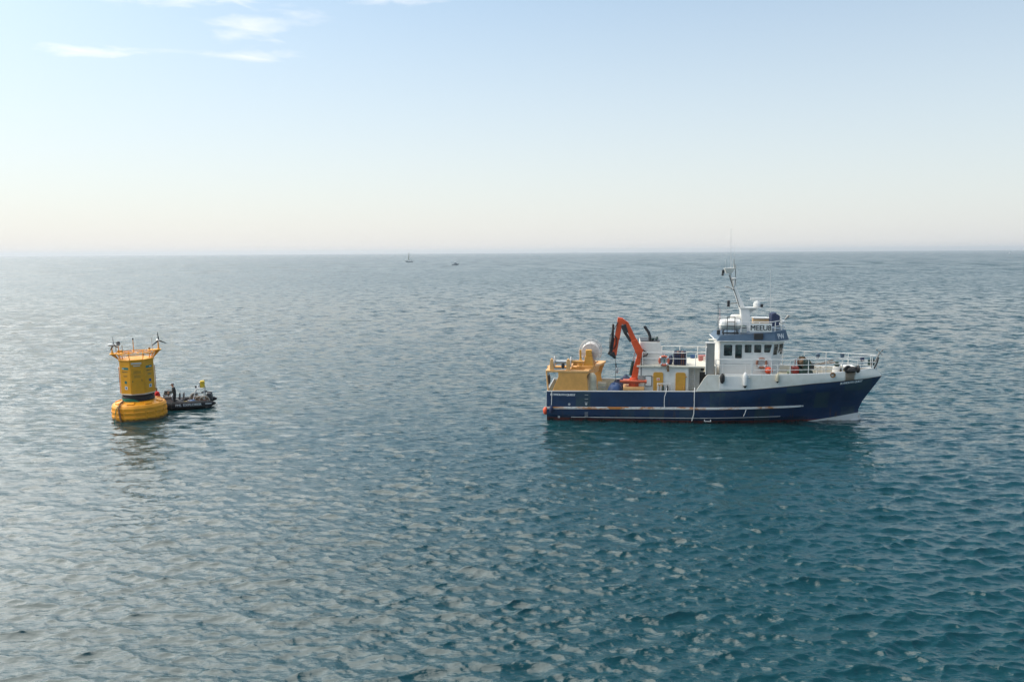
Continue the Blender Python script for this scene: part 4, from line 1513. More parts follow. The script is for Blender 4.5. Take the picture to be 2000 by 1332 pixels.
MB().tube([cpt((5.60, 3.85)), cpt((5.72, 4.59))], 0.04, 8).build('ram_rod', 'steel', crane)
mb = MB()
hx, hz_ = 4.45, 3.97
mb.tube([(hx, CY, hz_ + 0.2), (hx + 0.02, CY, hz_ - 1.75)], 0.014, 5)
mb.tube([(hx + 0.03, CY, hz_ - 0.25), (hx + 0.10, CY, hz_ - 0.72)], 0.03, 6)
mb.build('hoist_wire', 'black_steel', crane)
mb = MB()
mb.ball((hx + 0.10, CY, hz_ - 0.72), (0.10, 0.06, 0.2), 10, 8).torus((hx + 0.03, CY, hz_ - 1.85), 0.07, 0.022, 'Y', 14, 6, (-2.4, 1.6))
mb.build('crane_hook', 'galvanised', crane)

# ================================================================== loose gear aboard the vessel
def on_ship(name, mb, mats, at, label, cat, group=None, smooth=35, bevel=0, rot=None):
    M = SHIP_M @ T(*at)
    if rot is not None:
        M = M @ Euler(rot).to_matrix().to_4x4()
    o = mb.build(name, mats, None, smooth, bevel, M)
    return tag(o, label, cat, group)


def lifebuoy(at, mat, label, backing=False):
    o = empty('lifebuoy', SHIP_M @ T(*at))
    tag(o, label, 'lifebuoy')
    MB().torus((0, 0, 0), 0.29, 0.075, 'Y', 32, 12).build('ring', mat, o)
    for k in range(4):
        a = R(45 + 90 * k)
        p = Vector((0.29 * math.cos(a), 0, 0.29 * math.sin(a)))
        d = Vector((-math.sin(a), 0, math.cos(a)))
        MB().cyl(p - d * 0.05, p + d * 0.05, 0.083, n=12).build('reflective_band', 'reflective_white', o)
    if backing:
        MB().lathe([(0.22, -0.01), (0.22, 0.01)], (0, 0.04, 0), 20, 'Y').build('backing_plate', 'net_pale', o)
        MB().cyl((0.0, -0.02, -0.12), (0.02, -0.02, 0.1), 0.035, n=10).build('light_float', 'mark_teal', o)
    return o


lifebuoy((7.58, -2.05, 3.96), 'ring_orange', 'red lifebuoy with pale backing hung on the boat deck rail', True)
lifebuoy((13.73, -1.88, 3.87), 'ring_faded', 'faded brown lifebuoy on the wheelhouse side under the windows')
mb = MB()
random.seed(2)
for k in range(7):
    mb.tube([(random.uniform(-0.05, 0.05), random.uniform(-0.03, 0.03), 0), (random.uniform(-0.09, 0.09), random.uniform(-0.04, 0.04), -0.2), (random.uniform(-0.08, 0.08), random.uniform(-0.04, 0.04), -0.42)], 0.02, 5)
on_ship('rope_hank', mb, 'rope_brown', (7.83, -2.08, 3.68), 'brown hank of line hanging below the red lifebuoy', 'rope')

# nets in a wire bin behind the rail
x0, x1 = 8.25, 9.04
zt = 4.46
nb = empty('net_bin', SHIP_M @ T((x0 + x1) / 2, -1.2, BD + 0.06))
tag(nb, 'dark bin heaped with nets behind the boat deck rail', 'net bin')
w, h = x1 - x0, zt - BD - 0.06
mb = MB()
mb.box((0, 0, h * 0.42), (w, 0.9, h * 0.84))
mb.build('bin', 'net_dark', nb, bevel=0.03)
random.seed(7)
for k, m in enumerate(('net_dark', 'net_brown', 'net_dark', 'net_brown', 'net_dark')):
    mb = MB()
    mb.ball((-w * 0.36 + k * w * 0.18, random.uniform(-0.2, 0.1), h * 0.92), (w * 0.15, 0.34, h * 0.18), 12, 8)
    mb.build('net_heap', m, nb)
for k in range(6):
    MB().box((-w * 0.42 + k * w * 0.168, -0.47, h * 0.42), (w * 0.09, 0.04, h * 0.8)).build('net_fold', 'net_brown' if k in (3, 4) else 'navy_cover', nb, bevel=0.015)
x0, z0 = 7.92, 3.75
x1, z1 = 8.17, 4.35
mb = MB()
mb.ball(((x1 - x0) / 2, 0, (z1 - z0) / 2), ((x1 - x0) * 0.62, 0.3, (z1 - z0) * 0.55), 12, 8).ball((0.05, -0.1, 0.2), (0.2, 0.2, 0.2), 10, 8)
on_ship('oilskin_bundle', mb, 'navy_cover', (x0, -1.3, BD + 0.06), 'dark blue bundle between the red lifebuoy and the net bin', 'bundle')

# working deck: covered heaps, bag, crate, bottle rack
def heap(rx, ry, h, seed, n=20, m=8):
    rng = random.Random(seed)
    ph = [rng.uniform(0, 6.28) for _ in range(6)]
    mb = MB()
    rings = []
    for i in range(m + 1):
        t = i / m
        r = math.cos(t * math.pi / 2) ** 0.7
        ring = []
        for j in range(n):
            a = 2 * math.pi * j / n
            k = 1 + 0.10 * math.sin(3 * a + ph[0] + t) + 0.06 * math.sin(7 * a + ph[1] - 2 * t) * (1 - t)
            ring.append((rx * r * k * math.cos(a) + 0.02, ry * r * k * math.sin(a), h * math.sin(t * math.pi / 2) * (1 + 0.05 * math.sin(2 * a + ph[2]))))
        rings.append(ring)
    return mb.rings(rings)


on_ship('covered_heap', heap(0.60, 0.7, 2.39 - 1.05, 3), 'tarp_blue', (4.40, -1.75, 1.05), 'rounded heap under blue sheeting below the crane hook', 'covered heap')
on_ship('covered_heap', heap(0.62, 0.8, 2.57 - 1.05, 5), 'navy_cover', (5.11, 0.3, 1.05), 'dark purple-blue heap behind the crane column', 'covered heap')
on_ship('covered_heap', heap(0.55, 0.6, 2.39 - 1.05, 9), 'net_dark', (4.63, -0.5, 1.05), 'low dark net heap between the two blue heaps', 'covered heap')
x0, x1 = 2.62, 3.23
zb_ = 3.06 - 1.05
mb = MB()
prof = [(0.30, 0.0), (0.36, 0.12), (0.37, 0.45), (0.33, zb_ * 0.72), (0.30, zb_ * 0.9), (0.16, zb_)]
mb.lathe(prof, (0, 0, 0), 14)
on_ship('bulk_bag', mb, 'bag_cream', ((x0 + x1) / 2 - 0.02, -1.85, 1.05), 'tall cream bulk bag beside the gantry leg', 'bag')
x0, z0 = 3.26, 1.94
x1, z1 = 3.84, 2.35
cr = empty('fish_crate', SHIP_M @ T((x0 + x1) / 2, -0.8, 1.05))
tag(cr, 'whitish slatted crate between the gantry legs and the blue heap', 'crate')
hh_ = z1 - 1.05
for k in range(4):
    MB().box((0, -0.34, hh_ * (0.14 + 0.24 * k)), (x1 - x0, 0.04, hh_ * 0.18)).build('slat', 'bag_cream', cr)
    MB().box((0, 0.34, hh_ * (0.14 + 0.24 * k)), (x1 - x0, 0.04, hh_ * 0.18)).build('slat', 'bag_cream', cr)
MB().box((0, 0, hh_ * 0.45), (x1 - x0 - 0.03, 0.62, hh_ * 0.86)).build('core', 'net_pale', cr)
# compressed-gas bottles in a tube rack
x0, x1 = 7.17, 8.05
zt = 2.49
rk = empty('bottle_rack', SHIP_M @ T((x0 + x1) / 2, -2.2, 1.05))
tag(rk, 'low tube rack of upright silver bottles in front of the doors', 'rack')
w, h = x1 - x0, zt - 1.05
mb = MB()
for sx in (-1, 1):
    mb.tube([(sx * w / 2, -0.14, 0), (sx * w / 2, -0.14, h), (sx * w / 2, 0.14, h), (sx * w / 2, 0.14, 0)], 0.018, 6)
mb.tube([(-w / 2, -0.14, h), (-w * 0.2, -0.14, h - 0.04), (w * 0.15, -0.14, h + 0.02), (w / 2, -0.14, h)], 0.02, 6).tube([(-w / 2, 0.14, h), (w / 2, 0.14, h)], 0.018, 6)
mb.build('frame', 'rope_white', rk)
for k in range(6):
    MB().lathe([(0.055, 0.0), (0.055, h * 0.8), (0.03, h * 0.88), (0.02, h * 0.92)], (-w * 0.40 + k * w * 0.16, 0, 0.02), 10).build('bottle', ('galvanised', 'pale_grey', 'dark_green', 'galvanised', 'black_steel', 'galvanised')[k], rk)

# fenders hanging over the white bulwark
def fender(px, top, length, r, mat, label, y=-2.72, cone='black_rubber'):
    o = empty('fender', SHIP_M @ T(px, y, top))
    tag(o, label, 'fender')
    MB().lathe([(0.02, 0.0), (r * 0.45, -0.04), (r * 0.9, -0.16), (r, -length * 0.35), (r, -length * 0.65), (r * 0.85, -length * 0.83)], (0, 0, 0), 16).build('body', mat, o)
    MB().lathe([(r * 0.85, -length * 0.832), (r * 0.4, -length * 0.95), (0.02, -length)], (0, 0, 0), 16).build('tip', cone, o)
    MB().tube([(0, 0, 0), (0.0, 0.06, 0.22), (0, 0.2, 0.9 if top < 3.3 else 0.6)], 0.014, 5).build('lanyard', 'rope_white', o)
    return o


fender(11.20, 3.30, 3.30 - 2.64, 0.15, 'black_rubber', 'black pear-shaped fender under the grey vent trunk')
fender(12.61, 3.39, 3.39 - 2.37, 0.155, 'white_clean', 'long white fender with black tip below the wheelhouse windows')
fender(14.61, 3.36, 3.36 - 2.71, 0.12, 'bag_cream', 'short grey-white fender forward of the orange float', y=-2.55)
fender(0.32, 1.03, 1.03 - 0.48, 0.13, 'navy_cover', 'dark fender hanging at the stern under the ship\'s name', y=-2.78, cone='navy_cover')
# round floats
x, z = 14.14, 3.43
mb = MB()
mb.ball((0, 0, 0), (0.245, 0.245, 0.235), 20, 14)
mb.slot(1).lathe([(0.05, -0.21), (0.06, -0.29), (0.03, -0.32)], (0, 0, 0), 10)
on_ship('float_ball', mb, ['orange_float', 'black_rubber'], (x, -2.1, z), 'bright orange-red round float on deck by the wheelhouse', 'float')
MB_ = heap(0.3, 0.25, 0.26, 4, 14, 6)
on_ship('net_pile', MB_, 'net_brown', (x - 0.06, -2.05, 2.74), 'small maroon net pile under the orange float', 'net pile')
x, z = -0.09, 0.56
mb = MB()
mb.ball((0, 0, 0), (0.17, 0.17, 0.26), 16, 12).slot(1).tube([(0, 0, 0.25), (0.1, 0.0, 1.4)], 0.012, 5)
on_ship('float_ball', mb, ['orange_float', 'rope_white'], (x - 0.02, -2.35, z), 'small orange float hanging off the stern corner at the waterline', 'float')
# lines over the side
def line(name, pts, mat, label, r=0.022):
    P = [Vector(p) for p in pts]
    mb = MB()
    dense = []
    for i in range(len(P) - 1):
        for k in range(5):
            dense.append(P[i].lerp(P[i + 1], k / 5))
    dense.append(P[-1])
    mb.tube([p - P[0] for p in dense], r, 6)
    return on_ship(name, mb, mat, P[0], label, 'rope')


line('rope', [(7.76, -2.3, 2.25), (7.71, -2.68, 2.02), (7.61, -2.70, 1.71), (7.60, -2.72, 1.34), (7.61, -2.72, 1.05)], 'rope_white', 'white line over the side below the bottle rack, ending at the strake')
line('rope', [(9.53, -2.4, 2.3), (9.49, -2.68, 2.05), (9.49, -2.70, 1.25), (9.47, -2.74, 0.65), (9.35, -2.74, 0.18)], 'rope_white', 'white line hanging from beside the ladder down to the water', 0.026)
line('rope', [(0.34, -2.62, 1.95), (0.33, -2.68, 1.55), (0.32, -2.76, 1.02)], 'rope_white', 'thin white lanyard running down over the stern lettering')
line('rope', [(12.73, -2.62, 0.98), (12.67, -2.66, 0.78), (12.58, -2.64, 0.55)], 'rope_white', 'short frayed line end hanging from the rusty strake amidships', 0.02)

# heap of black rope and tyres at the bow fairlead
tyre = heap(0.46, 0.28, 0.24, 8, 14, 6)
for k, (dx_, dy_, dz_, ax) in enumerate(((0, 0, 0, 'Z'), (0.1, 0.05, 0.17, 'Z'), (-0.22, -0.05, 0.10, 'Y'), (0.30, 0.0, 0.12, 'X'))):
    tyre.torus((dx_ * 1.2, dy_, dz_), 0.17, 0.085, ax, 20, 8)
on_ship('rope_coil', tyre, 'black_rubber', (19.45, -1.15, 3.35), 'heap of heavy black rope over the bow fairlead above the rust stain', 'rope')
mb = MB()
random.seed(12)
for k in range(5):
    mb.torus((random.uniform(-0.1, 0.1), random.uniform(-0.1, 0.1), 0.08 + k * 0.12), 0.24 + random.uniform(-0.03, 0.03), 0.07, 'Z', 18, 7)
on_ship('rope_coil', mb, 'black_steel', (19.34, 0.1, 2.74), 'upright black coil beside the white mushroom vent', 'rope')
for px, pz, yy, lab in ((18.08, 3.88, 2.0, 'blue hooded cover on the far rail abaft the mushroom vent'), (19.42, 4.02, 1.1, 'blue hooded cover on the far rail above the black coil')):
    mb = MB()
    mb.lathe([(0.06, -0.20), (0.07, -0.12), (0.12, -0.08), (0.14, 0.12), (0.10, 0.17)], (0, 0, 0), 12)
    on_ship('lamp_cover', mb, 'roof_blue', (px, yy, pz), lab, 'cover', 'blue covers on the far foredeck rail')
mb = MB()
mb.box((0, 0, 0), (0.22, 0.2, 0.30)).tube([(0, 0, -0.15), (0, 0, -0.6)], 0.025, 6)
on_ship('instrument_box', mb, 'navy_cover', (20.53, 0.55, 3.90), 'small navy box on a stalk in the bow', 'box', bevel=0.02)
mb = MB()
mb.box((0, 0, 0), (0.40, 0.14, 0.36))
mb.slot(1).box((0, -0.075, 0.04), (0.3, 0.02, 0.05))
on_ship('netting_panel', mb, ['dark_green', 'black_steel'], (21.01, 0.25, 3.72), 'dark green panel lashed inside the bow pulpit', 'panel', bevel=0.02)
mb = MB()
for k in range(4):
    mb.tube([(-0.9 + 0.1 * k, -0.1 * k, 0.03), (-0.3, 0.12 - 0.1 * k, 0.05), (0.3, -0.05 * k, 0.04), (0.9, 0.1 - 0.08 * k, 0.03)], 0.03, 5)
on_ship('rope', mb, 'rope_green', (17.3, -0.4, 2.73), 'loose green line lying on the foredeck beside the windlass', 'rope')
mb = MB()
mb.tube([(-1.0, 0.3, 0.45), (0.0, 0.1, 0.38), (1.3, -0.1, 0.62)], 0.03, 6).tube([(-0.7, 0.2, 0.42), (0.4, 0, 0.5), (1.2, 0, 0.75)], 0.025, 6)
on_ship('boat_hook', mb, 'rope_brown', (17.6, 0.9, 3.0), 'brown poles laid along the far side of the foredeck', 'pole')

# ================================================================== the yellow data buoy
BUOY_M = T(-25.399, 52.918, -0.05) @ rz(25.66) @ Matrix.Rotation(R(-0.6), 4, 'Y')
buoy = empty('data_buoy', BUOY_M)
tag(buoy, 'large yellow data buoy with instrument tower and two small wind turbines', 'buoy')
SEG = 16
mb = MB()
st_ = math.pi / SEG
mb.lathe([(1.45, -0.7), (1.70, -0.5), (1.72, 0.25), (1.72, 0.92), (1.62, 1.10), (1.10, 1.27), (0.2, 1.28)], (0, 0, 0), SEG, start=st_)
flo = mb.build('float', 'buoy_float', buoy, smooth=20, bevel=0.04)
# moulded bumper ribs: proud bands on each facet, in two rows
for k in range(SEG):
    a = 2 * math.pi * k / SEG + st_ + math.pi / SEG
    c, s = math.cos(a), math.sin(a)
    ap = 1.72 * math.cos(math.pi / SEG)
    for z, hh_ in ((0.30, 0.16), (0.62, 0.15)):
        MB().box((c * (ap + 0.01), s * (ap + 0.01), z), (0.045, 0.64 if (k % 3) else 0.5, hh_), (0, 0, a)).build('bumper_rib', 'buoy_float', flo, bevel=0.025)
    if k % 2 == 0:
        MB().box((c * 1.34, s * 1.34, 1.215), (0.34, 0.46, 0.07), (0, R(17), a)).build('deck_pad', 'buoy_float', flo, bevel=0.02)
mb = MB()
mb.lathe([(0.86, 1.25), (0.86, 1.66)], (0, 0, 0), 20)
mb.build('turret_ring', 'black_steel', buoy)
# hose and line coils in the neck
mb = MB()
random.seed(3)
for k in range(4):
    mb.torus((random.uniform(-0.04, 0.04), random.uniform(-0.04, 0.04), 1.36 + 0.07 * k), 0.98 + random.uniform(-0.04, 0.05), 0.055, 'Z', 40, 8)
mb.build('hose_coil', 'black_rubber', buoy)
mb = MB()
for k in range(4):
    mb.tube([(1.04 * math.cos(a), 1.04 * math.sin(a), 1.30 + 0.05 * k + 0.02 * math.sin(9 * a + k)) for a in [R(200 + 5.5 * i) for i in range(14 - k)]], 0.03, 6)
mb.build('green_line', 'rope_green', buoy)
# octagonal tower
TZ0, TZ1 = 1.70, 4.06
AP = 1.04
mb = MB()
n8 = 8
mb.lathe([(AP - 0.05, TZ0), (AP / math.cos(math.pi / 8), TZ0 + 0.04), (AP / math.cos(math.pi / 8), TZ1 - 0.04), (AP, TZ1)], (0, 0, 0), 8, start=math.pi / 8)
tow = mb.build('tower', 'buoy_yellow', buoy, smooth=20, bevel=0.025)
MB().lathe([(AP * 1.12, TZ1 - 0.05), (AP * 1.14, TZ1 + 0.01), (AP * 1.12, TZ1 + 0.05)], (0, 0, 0), 8, start=math.pi / 8).build('top_rim', 'buoy_yellow', tow)
MB().lathe([(AP * 1.04, TZ0 + 0.02), (AP * 1.10, TZ0 + 0.05), (AP * 1.10, TZ0 + 0.12)], (0, 0, 0), 8, start=math.pi / 8).build('bottom_rim', 'mark_pale', tow)
MB().box((0, -AP - 0.012, 2.68), (0.76, 0.03, 1.75)).build('door', 'buoy_yellow', tow, bevel=0.015)
MB().box((0.26, -AP - 0.05, 2.72), (0.04, 0.06, 0.16)).build('door_handle', 'mark_brown', tow)
MB().box((-0.02, -AP - 0.02, 3.86), (0.62, 0.05, 0.11)).build('name_plate', 'mark_pale', tow)
MB().box((0.0, -AP - 0.02, 3.70), (0.42, 0.04, 0.07)).build('name_plate', 'mark_pale', tow)


def on_face(k, u, z, w, h, mat, name, d=0.006, round_=False):
    """flat decal on tower face k (0 faces the viewer, +1 to the right)"""
    a = R(-90 + 45 * k)
    M = Matrix.Rotation(a + R(90), 4, 'Z')
    mb = MB()
    if round_:
        mb.lathe([(w / 2, 0), (w / 2, d)], (u, -AP - 0.002, z), 16, 'Y')
    else:
        mb.box((u, -AP - d / 2 - 0.001, z), (w, d, h))
    mb.v = [tuple(M @ Vector(p)) for p in mb.v]
    return mb.build(name, mat, tow)


for k, zs in ((-1, 0.0), (1, 0.06)):
    on_face(k, 0.05 if k < 0 else -0.02, 3.52 + zs, 0.52, 0.15, 'mark_teal', 'name_panel')
    on_face(k, -0.14 if k < 0 else 0.1, 3.52 + zs, 0.16, 0.05, 'letter_white', 'name_panel_text', 0.01)
    on_face(k, 0, 3.30 + zs * 0.5, 0.46, 0.07, 'mark_brown', 'name_panel')
    on_face(k, 0.02, 3.05 + zs, 0.36, 0.03, 'mark_brown', 'printed_line')
    on_face(k, 0.02, 2.98 + zs, 0.28, 0.03, 'mark_teal' if k > 0 else 'mark_brown', 'printed_line')
    on_face(k, 0.03, 2.60 + zs, 0.20, 0.20, 'mark_green' if k < 0 else 'mark_blue', 'round_emblem', 0.008, True)
    on_face(k, 0.03, 2.60 + zs, 0.09, 0.09, 'mark_blue' if k < 0 else 'roof_blue', 'round_emblem', 0.012, True)
    on_face(k, 0.03, 2.22 + zs, 0.22, 0.22, 'letter_white', 'square_emblem')
    on_face(k, 0.03, 2.22 + zs, 0.11, 0.11, 'mark_blue', 'square_emblem', 0.012)
for z, w in ((3.34, 0.5), (3.27, 0.44), (3.20, 0.48), (3.05, 0.42), (2.98, 0.36), (2.92, 0.42)):
    on_face(0, 0, z, w, 0.022, 'mark_brown', 'printed_line', 0.034)
on_face(0, -0.30, 2.66, 0.05, 0.09, 'mark_brown', 'scuff', 0.034)
# external pipes and ladder rails on the flanks
for a_, r_ in ((R(5), 0.03), (R(-8), 0.02), (R(172), 0.025), (R(186), 0.018)):
    MB().tube([(1.10 * math.cos(a_), 1.10 * math.sin(a_), TZ0 + 0.1), (1.10 * math.cos(a_), 1.10 * math.sin(a_), 3.55)], r_, 6).build('flank_pipe', 'mark_pale' if abs(a_) < 0.1 else 'buoy_yellow', tow)
# open platform of struts above the tower
PZ = 4.50
mb = MB()
mb.torus((0, 0, PZ), 1.22, 0.035, 'Z', 32, 6)
mb.torus((0, 0, PZ - 0.12), 1.0, 0.025, 'Z', 32, 6)
for k in range(8):
    a = 2 * math.pi * (k + 0.5) / 8
    mb.tube([(1.0 * math.cos(a), 1.0 * math.sin(a), TZ1), (1.22 * math.cos(a), 1.22 * math.sin(a), PZ)], 0.025, 6)
for k in range(4):
    a = math.pi * k / 4 + 0.2
    mb.tube([(-1.2 * math.cos(a), -1.2 * math.sin(a), PZ), (1.2 * math.cos(a), 1.2 * math.sin(a), PZ)], 0.022, 6)
plat = mb.build('top_platform', 'buoy_yellow', buoy)
for sgn, zz in ((-1, PZ - 0.06), (1, PZ + 0.06)):
    MB().prism([(sgn * 0.75, -0.42), (sgn * 1.58, -0.24), (sgn * 1.58, 0.24), (sgn * 0.75, 0.42)], zz, zz + 0.06, 'XY').build('outrigger', 'buoy_yellow', plat, bevel=0.01)
    MB().prism([(sgn * 0.95, TZ1 - 0.1), (sgn * 1.05, TZ1 - 0.02), (sgn * 1.55, zz), (sgn * 1.25, zz)], -0.03, 0.03).build('bracket', 'buoy_yellow', plat)
    for dy in (-0.22, 0.22):
        MB().tube([(sgn * 0.9, dy, zz), (sgn * 0.8, dy, TZ1)], 0.025, 6).build('strut', 'buoy_yellow', plat)
# wind turbines, masts and lantern
for sgn, hub, zz, yaw in ((-1, 5.08, PZ, 60), (1, 5.22, PZ + 0.1, 15)):
    x = sgn * 1.42
    MB().tube([(x, 0, zz), (x, 0, hub - 0.08)], [0.05, 0.035], 8).build('turbine_post', 'buoy_yellow', plat)
    MB().lathe([(0.12, 0), (0.06, 0.1), (0.05, 0.2)], (x, 0, zz), 10).build('post_foot', 'buoy_yellow', plat)
    Mt = T(x, 0, hub) @ rz(yaw)
    mb = MB()
    mb.ball((0, 0.08, 0), (0.09, 0.22, 0.09), 12, 8)
    mb.v = [tuple(Mt @ Vector(p)) for p in mb.v]
    tb = mb.build('turbine', 'white_clean', plat)
    for k in range(3):
        a = R(90 + 120 * k + 4)
        d = Vector((math.cos(a), 0, math.sin(a)))
        mb = MB()
        e = Vector((-d.z, 0, d.x))
        mb.loft([d * 0.05 + e * 0.05 + Vector((0, -0.16, 0)), d * 0.05 - e * 0.05 + Vector((0, -0.14, 0)), d * 0.05 - e * 0.05 + Vector((0, -0.12, 0)), d * 0.05 + e * 0.05 + Vector((0, -0.14, 0))],
                [d * 0.56 + e * 0.022 + Vector((0, -0.15, 0)), d * 0.56 - e * 0.015 + Vector((0, -0.14, 0)), d * 0.56 - e * 0.015 + Vector((0, -0.13, 0)), d * 0.56 + e * 0.022 + Vector((0, -0.14, 0))])
        mb.v = [tuple(Mt @ Vector(p)) for p in mb.v]
        mb.build('blade', 'black_steel', plat)
mb = MB()
mb.tube([(-0.12, 0, PZ), (-0.12, 0, 5.38)], 0.028, 6)
mb.build('centre_mast', 'buoy_yellow', plat)
MB().box((-0.12, 0, 5.42), (0.1, 0.1, 0.09)).build('mast_sensor', 'black_steel', plat)
MB().tube([(1.04, 0.1, PZ), (1.04, 0.1, 5.42)], 0.02, 6).build('rod_aerial', 'mark_pale', plat)
MB().tube([(-1.18, 0.1, PZ - 0.05), (-1.18, 0.1, 5.0)], 0.022, 6).build('rod_aerial', 'mark_brown', plat)
MB().tube([(-0.80, -0.1, PZ), (-0.80, -0.1, 5.05)], 0.022, 6).build('rod_aerial', 'mark_brown', plat)
mb = MB()
mb.lathe([(0.04, -0.14), (0.12, -0.12), (0.13, 0.06), (0.06, 0.13)], (-1.03, 0.1, 5.16), 14)
mb.build('lantern', 'black_steel', plat)
MB().lathe([(0.133, -0.05), (0.133, -0.01)], (-1.03, 0.1, 5.16), 14).build('lantern_band', 'letter_white', plat)
mb = MB()
mb.tube([(-1.03, 0.1, PZ), (-1.03, 0.1, 5.04)], 0.03, 6).box((-0.95, 0, PZ + 0.12), (0.32, 0.2, 0.14))
mb.build('lantern_post', 'buoy_yellow', plat)
MB().box((0.85, 0.05, PZ + 0.14), (0.12, 0.12, 0.24)).build('sensor_box', 'mark_brown', plat)
# mooring strap and line over the float
tag(MB().tube([(-0.95, -0.62, 1.34), (-1.14, -0.95, 1.24), (-1.22, -1.20, 1.10), (-1.25, -1.30, 0.9), (-1.20, -1.33, 0.4), (-1.15, -1.34, -0.05)], 0.06, 6).build('mooring_strap', 'rope_brown', None, frame=BUOY_M), 'weedy brown strap hanging over the front of the buoy float', 'strap')
tag(MB().tube([(-1.3, -1.0, 1.06), (-1.42, -1.18, 0.88), (-1.5, -1.25, 0.4), (-1.56, -1.25, -0.05)], 0.025, 6).build('mooring_line', 'rope_green', None, frame=BUOY_M), 'thin green line trailing into the water at the edge of the float', 'rope')

# ================================================================== inflatable workboat
RIB_M = T(-21.722, 57.041, 0.0) @ rz(198.0)
rib = empty('inflatable_workboat', RIB_M)
tag(rib, 'black rigid inflatable workboat lying alongside the yellow buoy', 'inflatable boat')
TR, TZ = 0.25, 0.32
mb = MB()
path = [(0.0, 0.95, TZ), (0.10, 0.95, TZ), (0.42, 0.95, TZ), (1.5, 0.95, TZ), (3.0, 0.95, TZ), (3.7, 0.90, TZ + 0.04), (4.3, 0.72, TZ + 0.12), (4.75, 0.40, TZ + 0.22), (4.95, 0.0, TZ + 0.26)]
rad = [0.05, 0.11, 0.235, TR, TR, TR, 0.24, 0.225, 0.22]
mb.tube(path + [(p[0], -p[1], p[2]) for p in reversed(path[:-1])], rad + list(reversed(rad[:-1])), 16)
tub = mb.build('tube', 'rib_tube', rib)
mb = MB()
mb.tube([(p[0], p[1] + 0.20, p[2] - 0.15) for p in path[2:6]], 0.028, 6)
mb.build('rubbing_band', 'black_rubber', tub)
for x in (0.55, 2.95):
    MB().torus((x, 0.95, TZ), TR + 0.004, 0.012, 'X', 20, 5).build('tube_seam', 'seat_grey', tub)
mb = MB()
hullp = [[(0.8, 0.75, 0.14), (0.8, 0.0, -0.25), (0.8, -0.75, 0.14)], [(3.1, 0.75, 0.14), (3.1, 0.0, -0.25), (3.1, -0.75, 0.14)], [(4.4, 0.5, 0.26), (4.4, 0, 0.05), (4.4, -0.5, 0.26)], [(4.85, 0.1, 0.44), (4.85, 0, 0.4), (4.85, -0.1, 0.44)]]
mb.rings(hullp)
mb.build('hull', 'rib_tube', rib)
MB().prism([(0.8, -0.8), (3.6, -0.8), (4.4, -0.5), (4.4, 0.5), (3.6, 0.8), (0.8, 0.8)], 0.10, 0.14, 'XY').build('deck', 'seat_grey', rib)
MB().box((0.8, 0, 0.28), (0.08, 1.5, 0.5)).build('transom', 'rib_tube', rib)
lx0, lx1 = 2.67, 0.96
lettering('name_lettering', 'PML', 'letter_white', 0.17, tub, upright(lx0, 1.212, 0.26, 1), (lx0 - lx1) * 0.23, bold=0.012)
lettering('name_lettering', 'EXPLORER', 'letter_white', 0.17, tub, upright(lx0 - (lx0 - lx1) * 0.30, 1.212, 0.26, 1), (lx0 - lx1) * 0.70, bold=0.012)
for k in range(7):   # row of small white letters too worn to read
    MB().box((0.67 - k * 0.062, 1.2, 0.36), (0.044, 0.012, 0.07 + 0.012 * (k % 2))).build('worn_letter', 'letter_white', tub)
# console with windscreen
x0, x1 = 2.80, 3.62
zt = 0.88
mb = MB()
mb.loft([(x0, -0.45, 0.14), (x1, -0.45, 0.14), (x1, 0.45, 0.14), (x0, 0.45, 0.14)], [(x0 + 0.18, -0.40, zt), (x1 - 0.08, -0.40, zt), (x1 - 0.08, 0.40, zt), (x0 + 0.18, 0.40, zt)])
con = mb.build('console', 'rib_grey', rib, bevel=0.04)
MB().box(((x0 + x1) / 2 + 0.05, 0.44, zt - 0.13), (0.52, 0.03, 0.12)).build('console_locker', 'seat_grey', con)
zw = 1.29
for y in (-0.38, 0.38):
    mb = MB()
    mb.prism([(x0 + 0.25, zt), (x1 - 0.12, zt), (x1 - 0.2, zw), (x0 + 0.3, zw)], y - 0.01, y + 0.01)
    mb.build('windscreen', 'perspex', con)
MB().loft([(x1 - 0.13, -0.38, zt), (x1 - 0.11, -0.38, zt), (x1 - 0.11, 0.38, zt), (x1 - 0.13, 0.38, zt)], [(x1 - 0.21, -0.38, zw), (x1 - 0.19, -0.38, zw), (x1 - 0.19, 0.38, zw), (x1 - 0.21, 0.38, zw)]).build('windscreen', 'perspex', con)
mb = MB()
mb.tube([(x0 + 0.24, 0.4, zt), (x0 + 0.28, 0.4, zw + 0.02), (x1 - 0.2, 0.4, zw + 0.02), (x1 - 0.1, 0.4, zt)], 0.018, 6).tube([(x0 + 0.24, -0.4, zt), (x0 + 0.28, -0.4, zw + 0.02), (x1 - 0.2, -0.4, zw + 0.02), (x1 - 0.1, -0.4, zt)], 0.018, 6)
mb.tube([(x1 - 0.2, 0.4, zw + 0.02), (x1 - 0.2, -0.4, zw + 0.02)], 0.018, 6)
mb.build('windscreen_frame', 'steel', con)
MB().torus((x0 + 0.10, 0.0, zt - 0.12), 0.16, 0.018, 'X', 20, 6).build('steering_wheel', 'black_steel', con)
MB().box((x0 + 0.4, 0.1, zt + 0.1), (0.08, 0.2, 0.16)).build('chart_plotter', 'black_steel', con)
